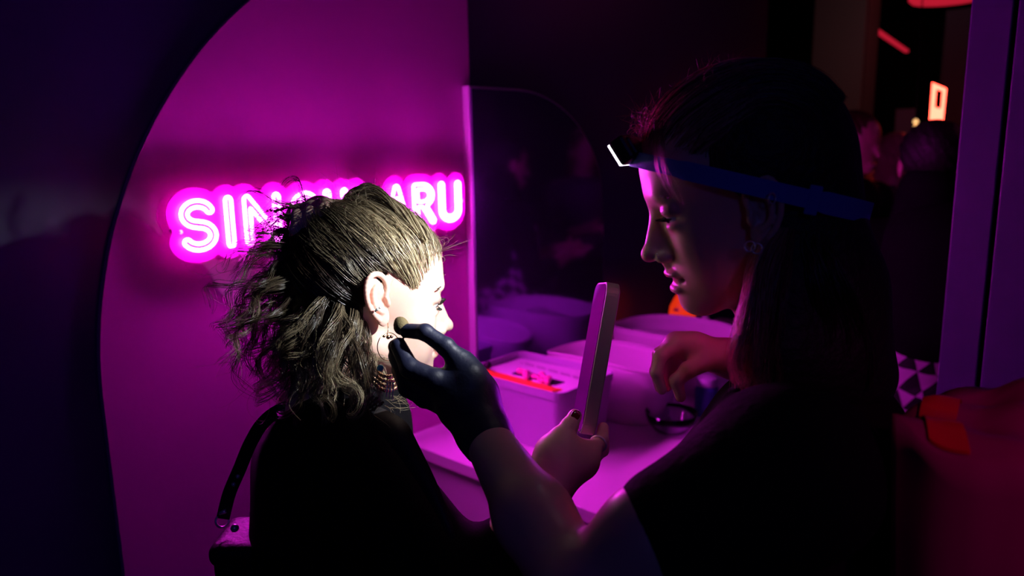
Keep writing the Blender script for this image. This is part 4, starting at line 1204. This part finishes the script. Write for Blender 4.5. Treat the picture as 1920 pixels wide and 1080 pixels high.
last = grid[-1]; back = grid[0].copy(); back[:, 2] = 1.062; back[:, :2] = back[:, :2]*.85+np.array([tcx[0], tcx[1]])*.15
grid.append(back); G = np.array(grid)
nzv = .006*(np.sin(G[..., 0]*70+G[..., 2]*40)+np.sin(G[..., 1]*95-G[..., 2]*60)); nzv[-1] = 0; nzv[-2] = 0
G[..., 2] += nzv; nr, ncg = G.shape[:2]
q = [(i*ncg+j, i*ncg+j+1, ((i+1) % nr)*ncg+j+1, ((i+1) % nr)*ncg+j) for i in range(nr) for j in range(ncg-1)]
q += [tuple(i*ncg for i in range(nr)), tuple((nr-1-i)*ncg+ncg-1 for i in range(nr))]
rb = empty('tote_bag', (tcx[0], tcx[1], 1.06), 'glossy red bulky bag with a lighter panel at the right edge', 'bag')
mesh('bag_body', G.reshape(-1, 3), q, M_red, rb)
pn = np.array([[G[i, j]+UP*.004 for j in range(8, 18)] for i in range(2, 13)]); a_, b_ = pn.shape[:2]
v = np.vstack([pn.reshape(-1, 3), pn.reshape(-1, 3)-UP*.002]); N_ = a_*b_
q = [(i*b_+j, i*b_+j+1, (i+1)*b_+j+1, (i+1)*b_+j) for i in range(a_-1) for j in range(b_-1)]; q += [tuple(N_+k for k in reversed(x)) for x in q]
mesh('panel', v, q, mat('scarlet_panel', (.85, .02, .03), .3, coat=.4), rb)

# ------------------------------------------------------------------ people in the room behind
SKD = (.62, .36, .28)
def bystander(x, y, h, head_deg, label, jacket, trouser, hairm, hair_long=True, extra=None, legs_m=None):
    p = empty('person', (x, y, 0), label, 'person', None); o = np.array([x, y, 0.])
    a = math.radians(head_deg); fd = np.array([math.cos(a), math.sin(a), 0]); A = frame(fd, .12)
    O = o + np.array([0, 0, h-.12]) + fd*.02; sd = np.cross(UP, fd)
    b = Field(A, O)
    b.ell((-.012, 0, .034), (.098, .076, .084), k=.02).ell((.03, 0, -.03), (.052, .058, .075), k=.03).ell((.066, 0, -.09), (.02, .022, .02), k=.02)
    b.cap((.086, 0, .0), (.104, 0, -.036), .007, .010, k=.012); b.ell((.082, 0, -.072), (.014, .022, .010), k=.01)
    for s in (-1, 1): b.ell((0, s*.078, -.004), (.018, .008, .03), k=.006); b.ell((.09, s*.032, 0), (.014, .016, .011), k=.01, sub=True)
    b.cap((-.03, 0, -.06), A @ (o+UP*(h-.30)-O), .05, .055, k=.03)
    for s in (-1, 1):
        sh = o+UP*(h-.32)+sd*s*.16; el = o+UP*(h-.60)+sd*s*.21+fd*.05; ha_ = o+UP*(h-.52)+sd*s*.06+fd*.30
        b.cap(A @ (el-O), A @ (ha_-O), .036, .026, k=.02)
        hd = ha_+fd*.05; b.cap(A @ (ha_-O), A @ (hd-O), .026, .028, k=.02)
        for k in range(4): b.cap(A @ (hd+sd*(k-1.5)*.018-O), A @ (hd+sd*(k-1.5)*.018-s*sd*.01+fd*.05+UP*.02-O), .0105, .008, k=.004)
        b.cap(A @ (hd-O), A @ (hd+UP*.05-s*sd*.02-O), .012, .009, k=.006)
    v, q = b.nets(.0055); fast_mesh('body', relax(v, q, 1), q, M_skina, p, np.tile(np.array(SKD), (len(v), 1)))
    j = Field()
    j.cap(o+UP*(h-.36), o+UP*(h-.80), .115, .125, k=.05)
    for s in (-1, 1):
        sh = o+UP*(h-.34)+sd*s*.16; el = o+UP*(h-.60)+sd*s*.21+fd*.05; ha_ = o+UP*(h-.52)+sd*s*.06+fd*.27
        j.cap(o+UP*(h-.33)+sd*s*.06, sh, .06, .06, k=.05); j.cap(sh, el, .06, .05, k=.03); j.cap(el, (el+ha_)/2, .05, .044, k=.02)
    v, q = j.nets(.010); fast_mesh('jacket', relax(v, q, 2), q, jacket, p)
    legs(p, o+UP*(h*.52), fd, sd, h*.52, trouser, M_leather)
    hh = Field(A, O); hh.ell((-.024, 0, .042), (.100, .086, .088), k=.02)
    if hair_long: hh.cap((-.055, 0, -.02), (-.085, 0, -.20), .07, .06, k=.04); hh.cap((-.02, .07, 0), (-.03, .085, -.2), .02, .025, k=.03); hh.cap((-.02, -.07, 0), (-.03, -.085, -.2), .02, .025, k=.03)
    hh.ell((.100, 0, -.035), (.062, .075, .085), k=.012, sub=True)
    v, q = hh.nets(.006); v = relax(v, q, 1); v += (.003*np.sin(v[:, 2]*140+v[:, 0]*200))[:, None]*sd; fast_mesh('hair', v, q, hairm, p)
    return p
M_redhair = mat('auburn_hair', (.07, .015, .012), .5, bump=(120, .5)); M_fair = mat('fair_hair', (.45, .3, .2), .45, bump=(120, .5))
M_grey = mat('grey_cloth', (.06, .05, .06), .8); M_vio = mat('violet_cloth', (.10, .03, .14), .7)
zA = onY(1750, 232, 2.45)[2]
pA = bystander(.87, 2.45, zA, 115, 'dark-haired person in black jacket over checked clothes, beside the pale partition', M_black, M_check, M_haircap, False)
cs = Field(); cs.cap((.85, 2.46, 1.24), (.85, 2.46, .62), .135, .185, k=.05); v, q = cs.nets(.010); fast_mesh('checked_shirt', relax(v, q, 1), q, M_check, pA)
cs = Field(); cs.cap((.90, 2.41, 1.34), (.90, 2.41, 1.16), .14, .165, k=.05); v, q = cs.nets(.010); fast_mesh('backpack', relax(v, q, 1), q, M_black, pA)
cs = Field(); cs.cap((.868, 2.435, zA-.30), (.872, 2.43, zA-.19), .10, .082, k=.03); v, q = cs.nets(.010); fast_mesh('neck_shade_shell', relax(v, q, 1), q, M_black, pA)  # black shell added over the neck to keep its lit skin dark
def topz(px_, py_, y_): return onY(px_, py_, y_)
q1 = topz(1683, 252, 4.2); bystander(q1[0], 4.2, q1[2], 200, 'fair-haired person facing left in the dim room, second row', M_vio, M_trouser, M_fair)
q1 = topz(1603, 212, 3.2); bystander(q1[0], 3.2, q1[2], -20, 'person with auburn hair just behind the headlamp wearer', M_black, M_trouser, M_redhair)
q1 = topz(1645, 300, 5.0); bystander(q1[0], 5.0, q1[2], 250, 'person in grey far back under the hanging lights', M_grey, M_trouser, M_haircap, False)
bystander(1.25, 3.55, 1.72, 215, 'person in violet seen in the wall mirror, behind the partition', M_vio, M_trouser, M_redhair)
bystander(1.75, 3.0, 1.66, 200, 'person in grey seen deeper in the wall mirror, behind the partition', M_grey, M_trouser, M_fair)
ph = onY(1705, 372, 3.25); o = obox('phone', ph, [CR, UP, CF], (.045, .022, .005), mat('violet_screen', (.2, .05, .6), .2, emit=(.25, .03, .9), es=.5), bw=.003)
tag(o, 'small phone with violet screen held up in the dim room', 'phone')

# ------------------------------------------------------------------ lights and signs far behind
a0, a1 = onY(1742, 160, 4.6), onY(1777, 240, 4.6)
rn = empty('neon_sign', a0, 'glowing red upright rectangular sign with a dark opening, beside the partition', 'sign')
def pxy(px_, py_, y_=4.6): return onY(px_, py_, y_)
outl = [pxy(1748, 155), pxy(1774, 166), pxy(1764, 262), pxy(1741, 250)]
hole = [pxy(1755, 167), pxy(1767, 171), pxy(1764, 204), pxy(1752, 201)]
v = [*outl, *hole]; v = np.array(v); v2 = v+np.array([0, .008, 0]); V_ = np.vstack([v, v2])
q = [(i, (i+1) % 4, 4+(i+1) % 4, 4+i) for i in range(4)]; q2 = [tuple(8+k for k in reversed(x)) for x in q]
sdq = [(i, i+8, (i+1) % 4+8, (i+1) % 4) for i in range(4)]
mesh('light_frame', V_, q+q2+sdq, M_redneon, rn, smooth=False)
g0_, g1_ = onY(1725, 100, 4.85), onY(1840, 300, 4.85)
o = box('backing_board', (g0_[0], 5.35, .0), (g1_[0]+.1, 5.38, 2.4), M_dark); tag(o, 'dark upright board behind the glowing red rectangular sign', 'board')  # board added to catch the red sign's glow
for (x_, y_, r_, lab) in ((1717, 228, .014, 'upper warm bulb of the hanging string in the dim room'), (1717, 238, .012, 'second warm bulb close under the upper one'), (1713, 272, .012, 'lowest warm bulb of the hanging string')):
    v, f = sphvf(onY(x_, y_, 4.4), r_, 12, 8); tag(mesh('string_bulb', v, f, M_warm), lab, 'bulb', 'warm bulbs of the hanging string')
v, f = tubevf([(onY(1719, 60, 4.42)[0], 4.42, 3.0), onY(1718, 200, 4.42), onY(1713, 280, 4.42)], .003, 6); tag(mesh('string_wire', v, f, M_lamp), 'thin dark wire carrying the warm bulbs', 'wire')
pl_ = onY(1613, 251, 3.9); v, f = tubevf([pl_, (pl_[0], pl_[1], 3.0)], .0015, 6); po_ = mesh('red_glint', v, f, M_lamp); v, f = sphvf(pl_, (.012, .012, .02), 12, 8); mesh('bulb', v, f, M_redstrip, po_); tag(po_, 'small pinkish-red light beside the headlamp wearer head', 'light')  # red glint built as a glowing bead; its hanging wire is added
b0, b1 = onY(1680, 205, 6.5), onY(1702, 330, 6.5)
o = box('roll_up_banner', (b0[0], 6.5, .0), (b1[0]+.02, 6.53, b0[2]), mat('grey_violet_banner', (.30, .18, .36), .5), bw=.004); tag(o, 'tall pale banner standing far back near the red sign', 'banner')
s0, s1 = onZ(1612, 36, 2.45), onZ(1700, 96, 2.45)
sd_ = nrm(s1-s0); ln_ = np.linalg.norm(s1-s0)
s1 = s0+sd_*min(ln_, 3.5)
o = obox('strip_light', (s0+s1)/2, [sd_, np.cross(UP, sd_), UP], (np.linalg.norm(s1-s0)/2, .018, .012), M_redstrip, bw=.005); tag(o, 'dim red strip light under the ceiling in the room behind', 'light')
rc = onZ(1775, 2, 2.5)
lathe('ceiling_lamp', [(.20, 0), (.22, .02), (.22, .06), (.10, .10), (.01, .50)], (rc[0], rc[1], 2.5), M_redstrip); tag(bpy.context.scene.objects['ceiling_lamp'], 'round red ceiling lamp at the top right', 'lamp')
